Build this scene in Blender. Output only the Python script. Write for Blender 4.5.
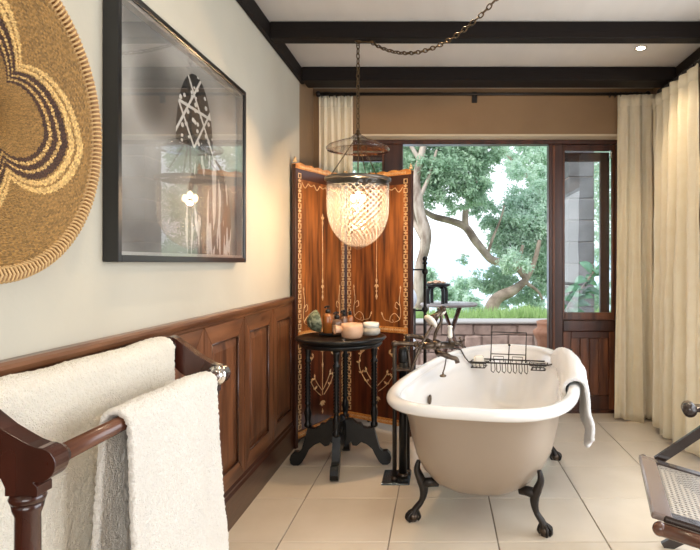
import bpy, bmesh, math, random
from mathutils import Vector, Matrix, noise
random.seed(7)
PI = math.pi
sc = bpy.context.scene
COL = sc.collection
for o in list(bpy.data.objects): bpy.data.objects.remove(o)

# ------------------------------------------------------------------ camera, sky, light, exposure
F = 584.0; H = 1.28
cd = bpy.data.cameras.new('camera'); cam = bpy.data.objects.new('camera', cd); COL.objects.link(cam)
cam.location = (0, 0, H); cam.rotation_euler = (PI/2, 0, 0)
cd.sensor_fit = 'HORIZONTAL'; cd.sensor_width = 36; cd.lens = F/700*36
cd.shift_x = -90/700; cd.shift_y = -12/700; cd.clip_start = .02; cd.clip_end = 8000
sc.camera = cam
sc.view_settings.view_transform = 'Standard'; sc.view_settings.look = 'None'
sc.view_settings.gamma = 1; sc.view_settings.use_curve_mapping = False
sc.view_settings.exposure = 0.0

w = bpy.data.worlds.new('sky'); sc.world = w; w.use_nodes = True
nt = w.node_tree; nt.nodes.clear()
wo = nt.nodes.new('ShaderNodeOutputWorld'); wb = nt.nodes.new('ShaderNodeBackground')
tc = nt.nodes.new('ShaderNodeTexCoord'); sp = nt.nodes.new('ShaderNodeSeparateXYZ'); cr = nt.nodes.new('ShaderNodeValToRGB')
nt.links.new(tc.outputs['Generated'], sp.inputs[0]); nt.links.new(sp.outputs[2], cr.inputs[0])
nt.links.new(cr.outputs[0], wb.inputs[0]); nt.links.new(wb.outputs[0], wo.inputs[0])
cr.color_ramp.elements[0].position = 0.0; cr.color_ramp.elements[0].color = (.90, .95, 1, 1)
cr.color_ramp.elements[1].position = .9; cr.color_ramp.elements[1].color = (.70, .82, 1, 1)
wb.inputs[1].default_value = 1.75

def area(name, loc, rot, sx, sy, power, col):
    l = bpy.data.lights.new(name, 'AREA'); l.shape = 'RECTANGLE'; l.size = sx; l.size_y = sy
    l.energy = power; l.color = col
    o = bpy.data.objects.new(name, l); o.location = loc; o.rotation_euler = rot; COL.objects.link(o); return o
# daylight through the side window, plus an added fill lamp behind the camera
area('side_window_daylight', (1.97, 2.15, 1.35), (0, PI/2, 0), 1.9, 2.7, 66, (.93, .965, 1))
area('rear_fill_light', (.4, -1.7, 1.6), (PI/2, 0, 0), 2.2, 1.7, 54, (1, .97, .93))
sun = bpy.data.lights.new('sun', 'SUN'); sun.energy = 3.4; sun.angle = .3; sun.color = (1, .97, .92)
so = bpy.data.objects.new('sun', sun); so.rotation_euler = (math.radians(28), math.radians(-35), 0); COL.objects.link(so)

# ------------------------------------------------------------------ materials
def mat(name, col, rough=.5, metal=0, spec=.5, n=None, bump=0, bscale=60, var=0, vscale=5, stretch=(1,1,1), col2=None, coat=0, trans=0, lo=.35, hi=.65, detail=4, sheen=0, rnd=0):
    m = bpy.data.materials.new(name); m.use_nodes = True
    t = m.node_tree; b = t.nodes['Principled BSDF']
    b.inputs['Base Color'].default_value = (*col, 1); b.inputs['Roughness'].default_value = rough
    b.inputs['Metallic'].default_value = metal; b.inputs['Specular IOR Level'].default_value = spec
    b.inputs['Coat Weight'].default_value = coat; b.inputs['Coat Roughness'].default_value = .12
    b.inputs['Sheen Weight'].default_value = sheen
    tc = t.nodes.new('ShaderNodeTexCoord'); mp = t.nodes.new('ShaderNodeMapping'); mp.inputs['Scale'].default_value = stretch
    t.links.new(tc.outputs['Object'], mp.inputs[0])
    if col2 is not None:
        nz = t.nodes.new('ShaderNodeTexNoise'); nz.inputs['Scale'].default_value = vscale; nz.inputs['Detail'].default_value = detail
        t.links.new(mp.outputs[0], nz.inputs[0])
        r = t.nodes.new('ShaderNodeValToRGB'); r.color_ramp.elements[0].position = lo; r.color_ramp.elements[1].position = hi
        r.color_ramp.elements[0].color = (*col2, 1); r.color_ramp.elements[1].color = (*col, 1)
        t.links.new(nz.outputs[0], r.inputs[0]); out = r.outputs[0]
        if rnd:
            oi = t.nodes.new('ShaderNodeObjectInfo'); hs = t.nodes.new('ShaderNodeHueSaturation'); mr = t.nodes.new('ShaderNodeMapRange')
            mr.inputs[3].default_value = 1-rnd; mr.inputs[4].default_value = 1+rnd
            t.links.new(oi.outputs['Random'], mr.inputs[0]); t.links.new(mr.outputs[0], hs.inputs['Value']); t.links.new(out, hs.inputs['Color']); out = hs.outputs[0]
            ad = t.nodes.new('ShaderNodeVectorMath'); ad.operation = 'MULTIPLY_ADD'; ad.inputs[1].default_value = (1,1,1)
            t.links.new(mp.outputs[0], ad.inputs[0])
            sc_ = t.nodes.new('ShaderNodeMath'); sc_.operation = 'MULTIPLY'; sc_.inputs[1].default_value = 37
            t.links.new(oi.outputs['Random'], sc_.inputs[0]); t.links.new(sc_.outputs[0], ad.inputs[2]); t.links.new(ad.outputs[0], nz.inputs[0])
        t.links.new(out, b.inputs['Base Color'])
    if bump:
        n2 = t.nodes.new('ShaderNodeTexNoise'); n2.inputs['Scale'].default_value = bscale; n2.inputs['Detail'].default_value = 3
        t.links.new(mp.outputs[0], n2.inputs[0]); bp = t.nodes.new('ShaderNodeBump'); bp.inputs['Strength'].default_value = bump; bp.inputs['Distance'].default_value = .01
        t.links.new(n2.outputs[0], bp.inputs['Height']); t.links.new(bp.outputs[0], b.inputs['Normal'])
    if trans:
        tr = t.nodes.new('ShaderNodeBsdfTranslucent'); tr.inputs[0].default_value = (*col, 1); mx = t.nodes.new('ShaderNodeMixShader'); mx.inputs[0].default_value = trans
        o = t.nodes['Material Output']; t.links.new(b.outputs[0], mx.inputs[1]); t.links.new(tr.outputs[0], mx.inputs[2]); t.links.new(mx.outputs[0], o.inputs[0])
    return m
M = {}
M['cream'] = mat('cream_plaster', (.53,.495,.405), .75, bump=.08, bscale=35, col2=(.495,.46,.375), vscale=2)
M['brown'] = mat('brown_plaster', (.27,.17,.09), .8, bump=.08, bscale=35, col2=(.24,.15,.08), vscale=3)
M['reveal'] = mat('reveal_plaster', (.62,.52,.38), .8, bump=.05)
M['ceiling'] = mat('ceiling_board', (.62,.575,.52), .8, col2=(.55,.51,.46), vscale=3, stretch=(1,.15,1))
M['beam'] = mat('beam_wood', (.013,.009,.007), .6, spec=.12, col2=(.012,.009,.008), vscale=9, stretch=(.3,3,3), bump=.25, bscale=30, lo=.4, hi=.7)
M['tile'] = mat('floor_tile', (.80,.71,.585), .2, col2=(.69,.60,.475), vscale=2.2, bump=.03, bscale=18, rnd=.035, lo=.3, hi=.7)
M['grout'] = mat('grout', (.30,.25,.20), .9, bump=.3, bscale=90)
M['teak'] = mat('teak', (.235,.092,.038), .34, col2=(.07,.025,.011), vscale=7, stretch=(3,3,.35), bump=.12, bscale=20, coat=.25, rnd=.12, lo=.3, hi=.68)
M['teak_h'] = mat('teak_horizontal', (.235,.095,.04), .32, col2=(.08,.028,.012), vscale=7, stretch=(3,.35,3), bump=.12, bscale=20, coat=.25, rnd=.1, lo=.3, hi=.68)
M['teak_dark'] = mat('teak_dark', (.075,.026,.013), .3, col2=(.045,.014,.007), vscale=7, stretch=(3,.35,3), bump=.1, bscale=20, coat=.3)
M['frame_wood'] = mat('window_wood', (.075,.022,.011), .35, col2=(.032,.010,.006), vscale=6, stretch=(3,3,.3), bump=.1, bscale=22, coat=.2)
M['frame_panel'] = mat('window_panel_wood', (.22,.075,.03), .35, col2=(.07,.022,.01), vscale=6, stretch=(3,3,.3), bump=.1, bscale=22, coat=.2, rnd=.15)
M['mahogany'] = mat('mahogany', (.060,.015,.009), .25, col2=(.028,.008,.005), vscale=8, stretch=(2,2,.5), coat=.5)
M['rail_wood'] = mat('rail_wood', (.17,.065,.034), .25, col2=(.07,.024,.014), vscale=9, stretch=(4,.5,4), coat=.3, bump=.1, bscale=30)
M['screen'] = mat('screen_wood', (.42,.14,.032), .28, col2=(.075,.020,.007), vscale=5, stretch=(5,5,.45), coat=.35, lo=.36, hi=.68)
M['screen_dark'] = mat('screen_rosewood', (.14,.034,.013), .3, col2=(.045,.011,.006), vscale=5, stretch=(5,5,.45), coat=.35)
M['screen_edge'] = mat('screen_edge', (.05,.015,.008), .3, coat=.2)
M['inlay'] = mat('bone_inlay', (.78,.58,.33), .4, col2=(.60,.38,.18), vscale=40)
M['satin'] = mat('satinwood', (.72,.34,.09), .35, col2=(.48,.18,.04), vscale=25)
M['black'] = mat('black_lacquer', (.008,.008,.008), .28, spec=.35, bump=.1, bscale=25)
M['iron'] = mat('wrought_iron', (.035,.03,.027), .4, metal=.6, bump=.25, bscale=60)
M['bronze'] = mat('aged_bronze', (.16,.125,.095), .3, metal=.9, col2=(.07,.05,.04), vscale=25)
M['brass'] = mat('antique_brass', (.13,.085,.045), .35, metal=.9)
M['chrome'] = mat('chrome', (.75,.73,.70), .15, metal=1)
M['plate'] = mat('blued_steel', (.10,.12,.14), .25, metal=.7)
M['enamel'] = mat('white_enamel', (.86,.86,.86), .08, coat=.5, spec=.6)
M['taupe'] = mat('taupe_paint', (.35,.28,.218), .28, coat=.1)
M['towel'] = mat('terry_cotton', (.93,.89,.82), .95, bump=.9, bscale=260, sheen=.3, col2=(.89,.84,.76), vscale=120)
M['towel_c'] = mat('cream_terry', (.92,.86,.74), .95, bump=.9, bscale=260, sheen=.3, col2=(.88,.81,.68), vscale=120)
M['towel_w'] = mat('white_terry', (.88,.88,.88), .95, bump=.8, bscale=260, sheen=.3)
M['curtain'] = mat('linen', (.96,.89,.72), .8, bump=.25, bscale=110, col2=(.92,.83,.64), vscale=14, trans=.3)
M['sheer'] = mat('sheer', (.88,.90,.93), .8, trans=.55)
M['silver'] = mat('silver_frame', (.62,.60,.56), .3, metal=.7)
M['frame_black'] = mat('frame_black', (.010,.010,.010), .28, coat=.2)
M['porcelain'] = mat('porcelain', (.85,.82,.74), .12, coat=.3)
M['amber'] = mat('amber_glass', (.30,.10,.02), .08, coat=.5)
M['brownglass'] = mat('brown_bottle', (.13,.065,.035), .1, coat=.5)
M['label'] = mat('paper_label', (.40,.26,.16), .7)
M['cap'] = mat('black_plastic', (.012,.012,.012), .3)
M['peach'] = mat('peach_ceramic', (.72,.45,.29), .4, col2=(.64,.38,.23), vscale=20)
M['greyglaze'] = mat('grey_glaze', (.50,.47,.41), .3, col2=(.40,.37,.32), vscale=25)
M['celadon'] = mat('green_glaze', (.28,.32,.22), .35, col2=(.10,.13,.08), vscale=45, lo=.45, hi=.55)
M['stone'] = mat('terrace_stone', (.36,.26,.22), .9, col2=(.22,.155,.13), vscale=8, bump=.6, bscale=25, rnd=.2)
M['mortar'] = mat('mortar', (.30,.24,.21), .95, bump=.4, bscale=40)
M['coping'] = mat('coping', (.40,.38,.36), .9, bump=.3, bscale=30)
M['pillar'] = mat('pillar_stone', (.17,.165,.165), .85, col2=(.10,.10,.10), vscale=6, bump=.5, bscale=25, rnd=.15)
M['terracotta'] = mat('terracotta', (.46,.24,.15), .8, col2=(.36,.17,.10), vscale=12, bump=.1)
M['soil'] = mat('soil', (.06,.04,.03), .95, bump=.5)
M['leaf'] = mat('olive_leaf', (.50,.66,.48), .5, col2=(.30,.46,.32), vscale=3, trans=.45)
M['leaf2'] = mat('silver_leaf', (.64,.78,.64), .5, col2=(.46,.62,.50), vscale=3, trans=.45)
M['grass'] = mat('grass', (.46,.62,.26), .7, col2=(.30,.46,.18), vscale=8, trans=.4)
M['bigleaf'] = mat('rubber_leaf', (.09,.26,.12), .25, coat=.4, trans=.15)
M['bark'] = mat('pale_bark', (.50,.42,.35), .9, col2=(.24,.18,.14), vscale=5, stretch=(2,2,.8), bump=.7, bscale=14, lo=.35, hi=.6)
M['bark2'] = mat('twisted_bark', (.44,.35,.28), .9, col2=(.18,.13,.10), vscale=5, bump=.8, bscale=12)
M['sea'] = mat('sea', (.60,.74,.86), .35, bump=.1, bscale=.02)  # distance haze is put into the pale sea colour
M['earth'] = mat('hillside', (.36,.42,.22), .95, col2=(.25,.33,.15), vscale=1)
M['terrace'] = mat('terrace_floor', (.45,.38,.33), .9)
M['cane'] = mat('cane', (.40,.36,.31), .35)
M['chairwood'] = mat('chair_wood', (.14,.055,.03), .25, col2=(.05,.02,.012), vscale=10, coat=.5, bump=.15, bscale=30)
M['chairdark'] = mat('chair_dark', (.03,.018,.014), .22, coat=.5, bump=.1, bscale=30)
M['rim_iron'] = mat('lamp_rim', (.16,.14,.12), .35, metal=.8)
M['foliage_dark'] = mat('food_brown', (.30,.15,.07), .8)
M['white_cloth'] = mat('white_cushion', (.80,.84,.90), .8)

def schlick(t):      # thin-glass reflectance, the same from either side
    lw = t.nodes.new('ShaderNodeLayerWeight'); lw.inputs[0].default_value = .5
    p = t.nodes.new('ShaderNodeMath'); p.operation = 'POWER'; p.inputs[1].default_value = 5; t.links.new(lw.outputs['Facing'], p.inputs[0])
    a = t.nodes.new('ShaderNodeMath'); a.operation = 'MULTIPLY_ADD'; a.inputs[1].default_value = .95; a.inputs[2].default_value = .045; t.links.new(p.outputs[0], a.inputs[0])
    return a.outputs[0]
def glass_mat(name, tint=(1,1,1), refl=1.0):
    m = bpy.data.materials.new(name); m.use_nodes = True; t = m.node_tree; t.nodes.clear()
    o = t.nodes.new('ShaderNodeOutputMaterial'); tr = t.nodes.new('ShaderNodeBsdfTransparent'); tr.inputs[0].default_value = (*tint, 1)
    g = t.nodes.new('ShaderNodeBsdfGlossy'); g.inputs['Roughness'].default_value = .01
    mu = t.nodes.new('ShaderNodeMath'); mu.operation = 'MULTIPLY'; mu.inputs[1].default_value = refl; mu.use_clamp = True
    mx = t.nodes.new('ShaderNodeMixShader'); t.links.new(schlick(t), mu.inputs[0]); t.links.new(mu.outputs[0], mx.inputs[0])
    t.links.new(tr.outputs[0], mx.inputs[1]); t.links.new(g.outputs[0], mx.inputs[2]); t.links.new(mx.outputs[0], o.inputs[0])
    return m
M['glass'] = glass_mat('window_glass', (.96,.98,.98))
M['bell_glass'] = glass_mat('bell_glass', (.95,.97,.99), 1.3)
M['pic_glass'] = glass_mat('picture_glass', (1,1,1), 1.25)

def cut_glass():
    m = bpy.data.materials.new('cut_glass'); m.use_nodes = True; t = m.node_tree; t.nodes.clear()
    N = t.nodes.new; L = t.links.new
    o = N('ShaderNodeOutputMaterial'); uv = N('ShaderNodeUVMap'); sp = N('ShaderNodeSeparateXYZ'); L(uv.outputs[0], sp.inputs[0])
    def math_(op, a, b=None):
        n = N('ShaderNodeMath'); n.operation = op
        for i, v in enumerate((a, b)):
            if v is None: continue
            if isinstance(v, (int, float)): n.inputs[i].default_value = v
            else: L(v, n.inputs[i])
        return n.outputs[0]
    u = math_('MULTIPLY', sp.outputs[0], 30); v = math_('MULTIPLY', sp.outputs[1], 12)
    a = math_('PINGPONG', math_('ADD', u, v), .5); b = math_('PINGPONG', math_('SUBTRACT', u, v), .5)
    mn = math_('MINIMUM', a, b); line = math_('LESS_THAN', mn, .11)
    msk = math_('MULTIPLY', math_('GREATER_THAN', sp.outputs[1], .10), math_('LESS_THAN', sp.outputs[1], .97))
    line = math_('MULTIPLY', line, msk)
    tr = N('ShaderNodeBsdfTransparent'); tr.inputs[0].default_value = (.97,.96,.95,1)
    tl = N('ShaderNodeBsdfTranslucent'); tl.inputs[0].default_value = (.95,.93,.9,1)
    df = N('ShaderNodeBsdfDiffuse'); df.inputs[0].default_value = (.9,.88,.86,1)
    dm = N('ShaderNodeMixShader'); dm.inputs[0].default_value = .5; L(tl.outputs[0], dm.inputs[1]); L(df.outputs[0], dm.inputs[2])
    fac = math_('ADD', math_('MULTIPLY', line, .17), .006)
    m1 = N('ShaderNodeMixShader'); L(fac, m1.inputs[0]); L(tr.outputs[0], m1.inputs[1]); L(dm.outputs[0], m1.inputs[2])
    g = N('ShaderNodeBsdfGlossy'); g.inputs['Roughness'].default_value = .05
    bp = N('ShaderNodeBump'); bp.inputs['Strength'].default_value = .6; bp.inputs['Distance'].default_value = .004; L(mn, bp.inputs['Height']); L(bp.outputs[0], g.inputs['Normal'])
    m2 = N('ShaderNodeMixShader'); L(schlick(t), m2.inputs[0]); L(m1.outputs[0], m2.inputs[1]); L(g.outputs[0], m2.inputs[2]); L(m2.outputs[0], o.inputs[0])
    return m
M['cut_glass'] = cut_glass()
def emis(name, col, s):
    m = bpy.data.materials.new(name); m.use_nodes = True; t = m.node_tree; t.nodes.clear()
    o = t.nodes.new('ShaderNodeOutputMaterial'); e = t.nodes.new('ShaderNodeEmission'); e.inputs[0].default_value = (*col,1); e.inputs[1].default_value = s
    t.links.new(e.outputs[0], o.inputs[0]); return m
M['bulb'] = emis('bulb', (1,.78,.50), 14)
M['spot'] = emis('downlight_lamp', (1,.88,.70), 40)
def attr_mat(name, rough=.8):
    m = bpy.data.materials.new(name); m.use_nodes = True; t = m.node_tree; b = t.nodes['Principled BSDF']
    a = t.nodes.new('ShaderNodeAttribute'); a.attribute_name = 'dye'; t.links.new(a.outputs[0], b.inputs['Base Color']); b.inputs['Roughness'].default_value = rough
    return m
M['straw'] = attr_mat('dyed_straw', .65)

# ------------------------------------------------------------------ mesh helpers
class MB:
    def __init__(s): s.v = []; s.f = []; s.sm = []
    def add(s, vs, fs, smooth=False):
        n = len(s.v); s.v += [tuple(v) for v in vs]; s.f += [tuple(i+n for i in f) for f in fs]; s.sm += [smooth]*len(fs); return s
    def box(s, x0, x1, y0, y1, z0, z1, b=0, mtx=None):
        if x0 > x1: x0, x1 = x1, x0
        if y0 > y1: y0, y1 = y1, y0
        if z0 > z1: z0, z1 = z1, z0
        if b <= 0:
            vs = [(x,y,z) for x in (x0,x1) for y in (y0,y1) for z in (z0,z1)]
            fs = [(0,1,3,2),(4,6,7,5),(0,4,5,1),(2,3,7,6),(0,2,6,4),(1,5,7,3)]
        else:
            b = min(b, (x1-x0)*.45, (y1-y0)*.45, (z1-z0)*.45)
            vs = []; idx = {}
            for i, x in enumerate((x0, x1)):
                for j, y in enumerate((y0, y1)):
                    for k, z in enumerate((z0, z1)):
                        xi = x+b*(1-2*i); yi = y+b*(1-2*j); zi = z+b*(1-2*k)
                        idx[i,j,k,0] = len(vs); vs.append((x, yi, zi))
                        idx[i,j,k,1] = len(vs); vs.append((xi, y, zi))
                        idx[i,j,k,2] = len(vs); vs.append((xi, yi, z))
            I = idx; fs = []
            for i in (0,1):
                q = [I[i,0,0,0], I[i,1,0,0], I[i,1,1,0], I[i,0,1,0]]; fs.append(q if i else q[::-1])
                q = [I[0,i,0,1], I[0,i,1,1], I[1,i,1,1], I[1,i,0,1]]; fs.append(q if i else q[::-1])
                q = [I[0,0,i,2], I[1,0,i,2], I[1,1,i,2], I[0,1,i,2]]; fs.append(q if i else q[::-1])
            def orient(q):
                a, b_, c = Vector(vs[q[0]]), Vector(vs[q[1]]), Vector(vs[q[2]]); n = (b_-a).cross(c-a)
                cen = Vector(((x0+x1)/2, (y0+y1)/2, (z0+z1)/2)); m = sum((Vector(vs[p]) for p in q), Vector())/len(q)
                return q if n.dot(m-cen) > 0 else q[::-1]
            for j in (0,1):
                for k in (0,1):
                    fs.append(orient([I[0,j,k,1], I[1,j,k,1], I[1,j,k,2], I[0,j,k,2]]))
                    fs.append(orient([I[j,0,k,0], I[j,1,k,0], I[j,1,k,2], I[j,0,k,2]]))
                    fs.append(orient([I[j,k,0,0], I[j,k,1,0], I[j,k,1,1], I[j,k,0,1]]))
            for i in (0,1):
                for j in (0,1):
                    for k in (0,1): fs.append(orient([I[i,j,k,0], I[i,j,k,1], I[i,j,k,2]]))
        if mtx: vs = [mtx @ Vector(v) for v in vs]
        return s.add(vs, fs)
    def tube(s, pts, r, n=8, closed=False, caps=True, flat=1.0):
        pts = [Vector(p) for p in pts]; m = len(pts)
        rs = r if isinstance(r, (list, tuple)) else [r]*m
        T = []
        for i in range(m):
            a = pts[(i-1) % m] if (closed or i > 0) else pts[i]; b = pts[(i+1) % m] if (closed or i < m-1) else pts[i]
            d = b-a; T.append(d.normalized() if d.length > 1e-9 else Vector((0,0,1)))
        up = Vector((0,0,1)) if abs(T[0].z) < .9 else Vector((0,1,0))
        nrm = (up - T[0]*up.dot(T[0])).normalized(); vs = []
        for i in range(m):
            nrm = nrm - T[i]*nrm.dot(T[i]); nrm = nrm.normalized() if nrm.length > 1e-6 else T[i].orthogonal().normalized()
            bi = T[i].cross(nrm)
            for k in range(n):
                a = 2*PI*k/n; vs.append(pts[i] + rs[i]*(math.cos(a)*nrm + flat*math.sin(a)*bi))
        fs = []
        for i in range(m if closed else m-1):
            j = (i+1) % m
            for k in range(n): fs.append((i*n+k, i*n+(k+1)%n, j*n+(k+1)%n, j*n+k))
        if caps and not closed: fs += [tuple(range(n))[::-1], tuple((m-1)*n+k for k in range(n))]
        return s.add(vs, fs, True)
    def lathe(s, prof, c=(0,0,0), n=24, mtx=None):
        vs = []; fs = []
        for r, z in prof:
            for k in range(n):
                a = 2*PI*k/n; p = Vector((r*math.cos(a), r*math.sin(a), z))
                if mtx: p = mtx @ p
                vs.append(p+Vector(c))
        for i in range(len(prof)-1):
            for k in range(n): fs.append((i*n+k, i*n+(k+1)%n, (i+1)*n+(k+1)%n, (i+1)*n+k))
        if prof[0][0] > 1e-6: fs.append(tuple(range(n))[::-1])
        if prof[-1][0] > 1e-6: fs.append(tuple((len(prof)-1)*n+k for k in range(n)))
        return s.add(vs, fs, True)
    def ball(s, c, r, n=12, sz=1.0):
        return s.lathe([(max(1e-7, r*math.sin(PI*i/8)), -r*sz*math.cos(PI*i/8)) for i in range(9)], c, n)
    def prism(s, poly, f0, f1):            # poly: list of 2-D points; f0/f1 map a 2-D point to 3-D for the two faces
        n = len(poly); vs = [f0(p) for p in poly] + [f1(p) for p in poly]
        fs = [tuple(range(n))[::-1], tuple(range(n, 2*n))] + [(i, (i+1)%n, n+(i+1)%n, n+i) for i in range(n)]
        return s.add(vs, fs)
    def grid(s, fn, nu, nv, smooth=True, closeu=False):
        vs = [fn(i/(nu), j/(nv)) for i in range(nu if closeu else nu+1) for j in range(nv+1)]
        W = nv+1; NU = nu
        fs = [(i*W+j, ((i+1)%nu if closeu else i+1)*W+j, ((i+1)%nu if closeu else i+1)*W+j+1, i*W+j+1) for i in range(NU) for j in range(nv)]
        return s.add(vs, fs, smooth)
    def build(s, name, m, parent=None, label=None, kind=None, loc=None):
        me = bpy.data.meshes.new(name); 
        if loc: 
            L = Vector(loc); me.from_pydata([tuple(Vector(v)-L) for v in s.v], [], s.f)
        else: me.from_pydata(s.v, [], s.f)
        me.polygons.foreach_set('use_smooth', s.sm)
        bm = bmesh.new(); bm.from_mesh(me); bmesh.ops.recalc_face_normals(bm, faces=bm.faces); bm.to_mesh(me); bm.free()
        me.materials.append(m); me.update()
        o = bpy.data.objects.new(name, me); COL.objects.link(o)
        if loc: o.location = loc
        if parent: o.parent = parent
        if label: o['label'] = label
        if kind: o['kind'] = kind
        return o
def tag(o, label, cat, group=None, kind=None):
    o['label'] = label; o['category'] = cat
    if group: o['group'] = group
    if kind: o['kind'] = kind
    return o
def empty(name, loc, label, cat, group=None, kind=None, rz=0):
    o = bpy.data.objects.new(name, None); COL.objects.link(o); o.location = loc; o.rotation_euler.z = rz; o.empty_display_size = .1
    return tag(o, label, cat, group, kind)
def solid(o, t, off=0):
    md = o.modifiers.new('solid', 'SOLIDIFY'); md.thickness = t; md.offset = off; return o
def lerp(a, b, t): return a+(b-a)*t
def sstep(a, b, x):
    t = max(0, min(1, (x-a)/(b-a))); return t*t*(3-2*t)
def interp(pts, x):
    for (x0, y0), (x1, y1) in zip(pts, pts[1:]):
        if x <= x1: return lerp(y0, y1, (x-x0)/(x1-x0))
    return pts[-1][1]
def spline(P, n=8):
    P = [Vector(p) for p in P]; out = []
    for i in range(len(P)-1):
        p0 = P[max(0,i-1)]; p1 = P[i]; p2 = P[i+1]; p3 = P[min(len(P)-1,i+2)]
        for k in range(n):
            t = k/n; out.append(.5*((2*p1)+(p2-p0)*t+(2*p0-5*p1+4*p2-p3)*t*t+(3*p1-p0-3*p2+p3)*t**3))
    out.append(P[-1]); return out
def px(x, y, Y): return Vector(((x-440)/F*Y, Y, H-(y-263)/F*Y))

XL, XR, YB, YF, ZC = -1.04, 1.75, 4.8, -1.5, 2.715

# ------------------------------------------------------------------ floor
fl = MB().box(XL-.2, XR+.2, YF-.2, 5.08, -.12, -.008).build('floor', M['grout']); tag(fl, 'floor of large square cream ceramic tiles with thin dark joints', 'floor', kind='structure')
tile_me = None
for j in range(-3, 6):
    for i in range(-3, 4):
        x0 = .266+.5*i-.5; y0 = 4.18+.5*(j-4)
        X0, X1 = max(x0, XL), min(x0+.5, XR); Y0, Y1 = y0, min(y0+.5, 5.06)
        if X1-X0 < .03 or Y1-Y0 < .03: continue
        full = (X1-X0 > .499 and Y1-Y0 > .499)
        if full and tile_me:
            o = bpy.data.objects.new('tile', tile_me); COL.objects.link(o); o.location = (x0, y0, 0); o.parent = fl
        else:
            o = MB().box(X0-x0+.003, X1-x0-.003, .003, Y1-Y0-.003, -.012, 0, .0015).build('tile', M['tile'], fl); o.location = (x0, y0, 0)
            if full: tile_me = o.data
# ------------------------------------------------------------------ walls
b = MB().box(XL-.2, XL, YF-.2, 4.32, 0, ZC)
wl = b.build('wall_left', M['cream']); tag(wl, 'cream plastered left wall above the wooden panelling', 'wall', kind='structure')
o = MB().box(XL-.2, XL, 4.32, YB+.25, 0, ZC).build('wall_alcove', M['brown']); tag(o, 'short brown painted end of the left wall beside the window wall', 'wall', kind='structure')
b = MB()
b.box(XL, XR+.2, YB, 5.0, 2.34, ZC); b.box(XL, -.94, YB, 5.08, 0, 2.34); b.box(1.53, XR+.2, YB, 5.08, 0, 2.34)
wb_ = b.build('wall_back', M['brown']); tag(wb_, 'brown painted back wall above and around the garden window', 'wall', kind='structure')
MB().box(-.935, 1.525, YB+.004, 5.0, 2.328, 2.342).build('soffit', M['reveal'], wb_, 'pale soffit board')
b = MB()   # right wall with window opening
b.box(XR, XR+.2, 3.65, 5.0, 0, 2.34); b.box(XR, XR+.2, YF-.2, .7, 0, ZC); b.box(XR, XR+.2, .7, 3.65, 0, .08); b.box(XR, XR+.2, .7, 5.0, 2.34, ZC)
wr = b.build('wall_right', M['brown']); tag(wr, 'brown right wall hidden behind the long cream curtain', 'wall', kind='structure')
b = MB(); b.box(XL-.2, XR+.2, YF-.2, YF, 0, .8); b.box(XL-.2, XR+.2, YF-.2, YF, 2.4, ZC); b.box(XL-.2, -.7, YF-.2, YF, .8, 2.4); b.box(1.5, XR+.2, YF-.2, YF, .8, 2.4)
o = b.build('wall_front', M['cream']); tag(o, 'cream wall behind the viewer with a wide opening added for the fill lamp', 'wall', kind='structure')
ce = MB().box(XL-.2, XR+.2, YF-.2, 5.0, ZC, ZC+.1).build('ceiling', M['ceiling']); tag(ce, 'pale board ceiling between dark timber beams', 'ceiling', kind='structure')
zb = H+1.333
for n_, (y0, y1) in enumerate(((3.46, 3.555), (4.26, 4.45), (2.62, 2.715), (1.78, 1.875), (.94, 1.035), (.1, .195))):
    MB().box(XL+.03, XR-.03, y0, y1, zb, ZC-.002, .006).build('beam', M['beam'], ce)
MB().box(XL+.002, XL+.03, YF, 4.355, zb, ZC-.002, .004).build('beam', M['beam'], ce)
MB().box(XR-.03, XR-.002, YF, 4.355, zb, ZC-.002, .004).build('beam', M['beam'], ce)
# downlight
dl = px(640, 47, 3.915)
r = empty('downlight', (dl.x, 3.9, ZC), 'small round recessed downlight in the ceiling between the two beams', 'light')
MB().lathe([(.028,-.001),(.038,-.004),(.042,-.001),(.042,.0)], n=20).build('bezel', M['chrome'], r)
MB().lathe([(.0001,-.002),(.028,-.002)], n=20).build('lamp', M['spot'], r)
for n_, (x, y) in enumerate(((dl.x, 3.9), (1.3, 2.2), (.1, 3.05), (-.55, 2.2), (-.5, 1.4), (.7, 1.4))):  # first lights the visible downlight; the others are added, unseen fill lamps
    l = bpy.data.lights.new('downlight_and_fill_beam', 'SPOT'); l.energy = 44 if n_ == 0 else 26; l.spot_size = 1.9; l.spot_blend = .9; l.color = (1,.80,.55); l.shadow_soft_size = .04
    lo = bpy.data.objects.new('downlight_and_fill_beam', l); lo.location = (x, y, ZC-.012); COL.objects.link(lo)
    if n_:
        c = r.copy(); COL.objects.link(c); c.location = (x, y, ZC); c['group'] = 'added unseen downlights nearer the viewer'
        c['label'] = 'added unseen downlight in the ceiling above the '+('', 'cane chair', 'near end of the bath', 'framed picture', 'woven basket', 'empty floor nearest the viewer')[n_]
        for ch in list(r.children): d = ch.copy(); COL.objects.link(d); d.parent = c

# ------------------------------------------------------------------ wainscot
wn = tag(bpy.data.objects.new('trim_1', None), 'reddish-brown panelled wooden wainscot with moulded cap along the left wall', 'panelling', kind='structure'); COL.objects.link(wn); wn.location = (XL, 2, 0)
def wp(b, name, m, label=None):
    o = b.build(name, m, None, label); o.parent = wn; o.matrix_parent_inverse = Matrix.Translation((-XL, -2, 0)); return o
Y0w, Y1w = -.6, 4.78
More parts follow.
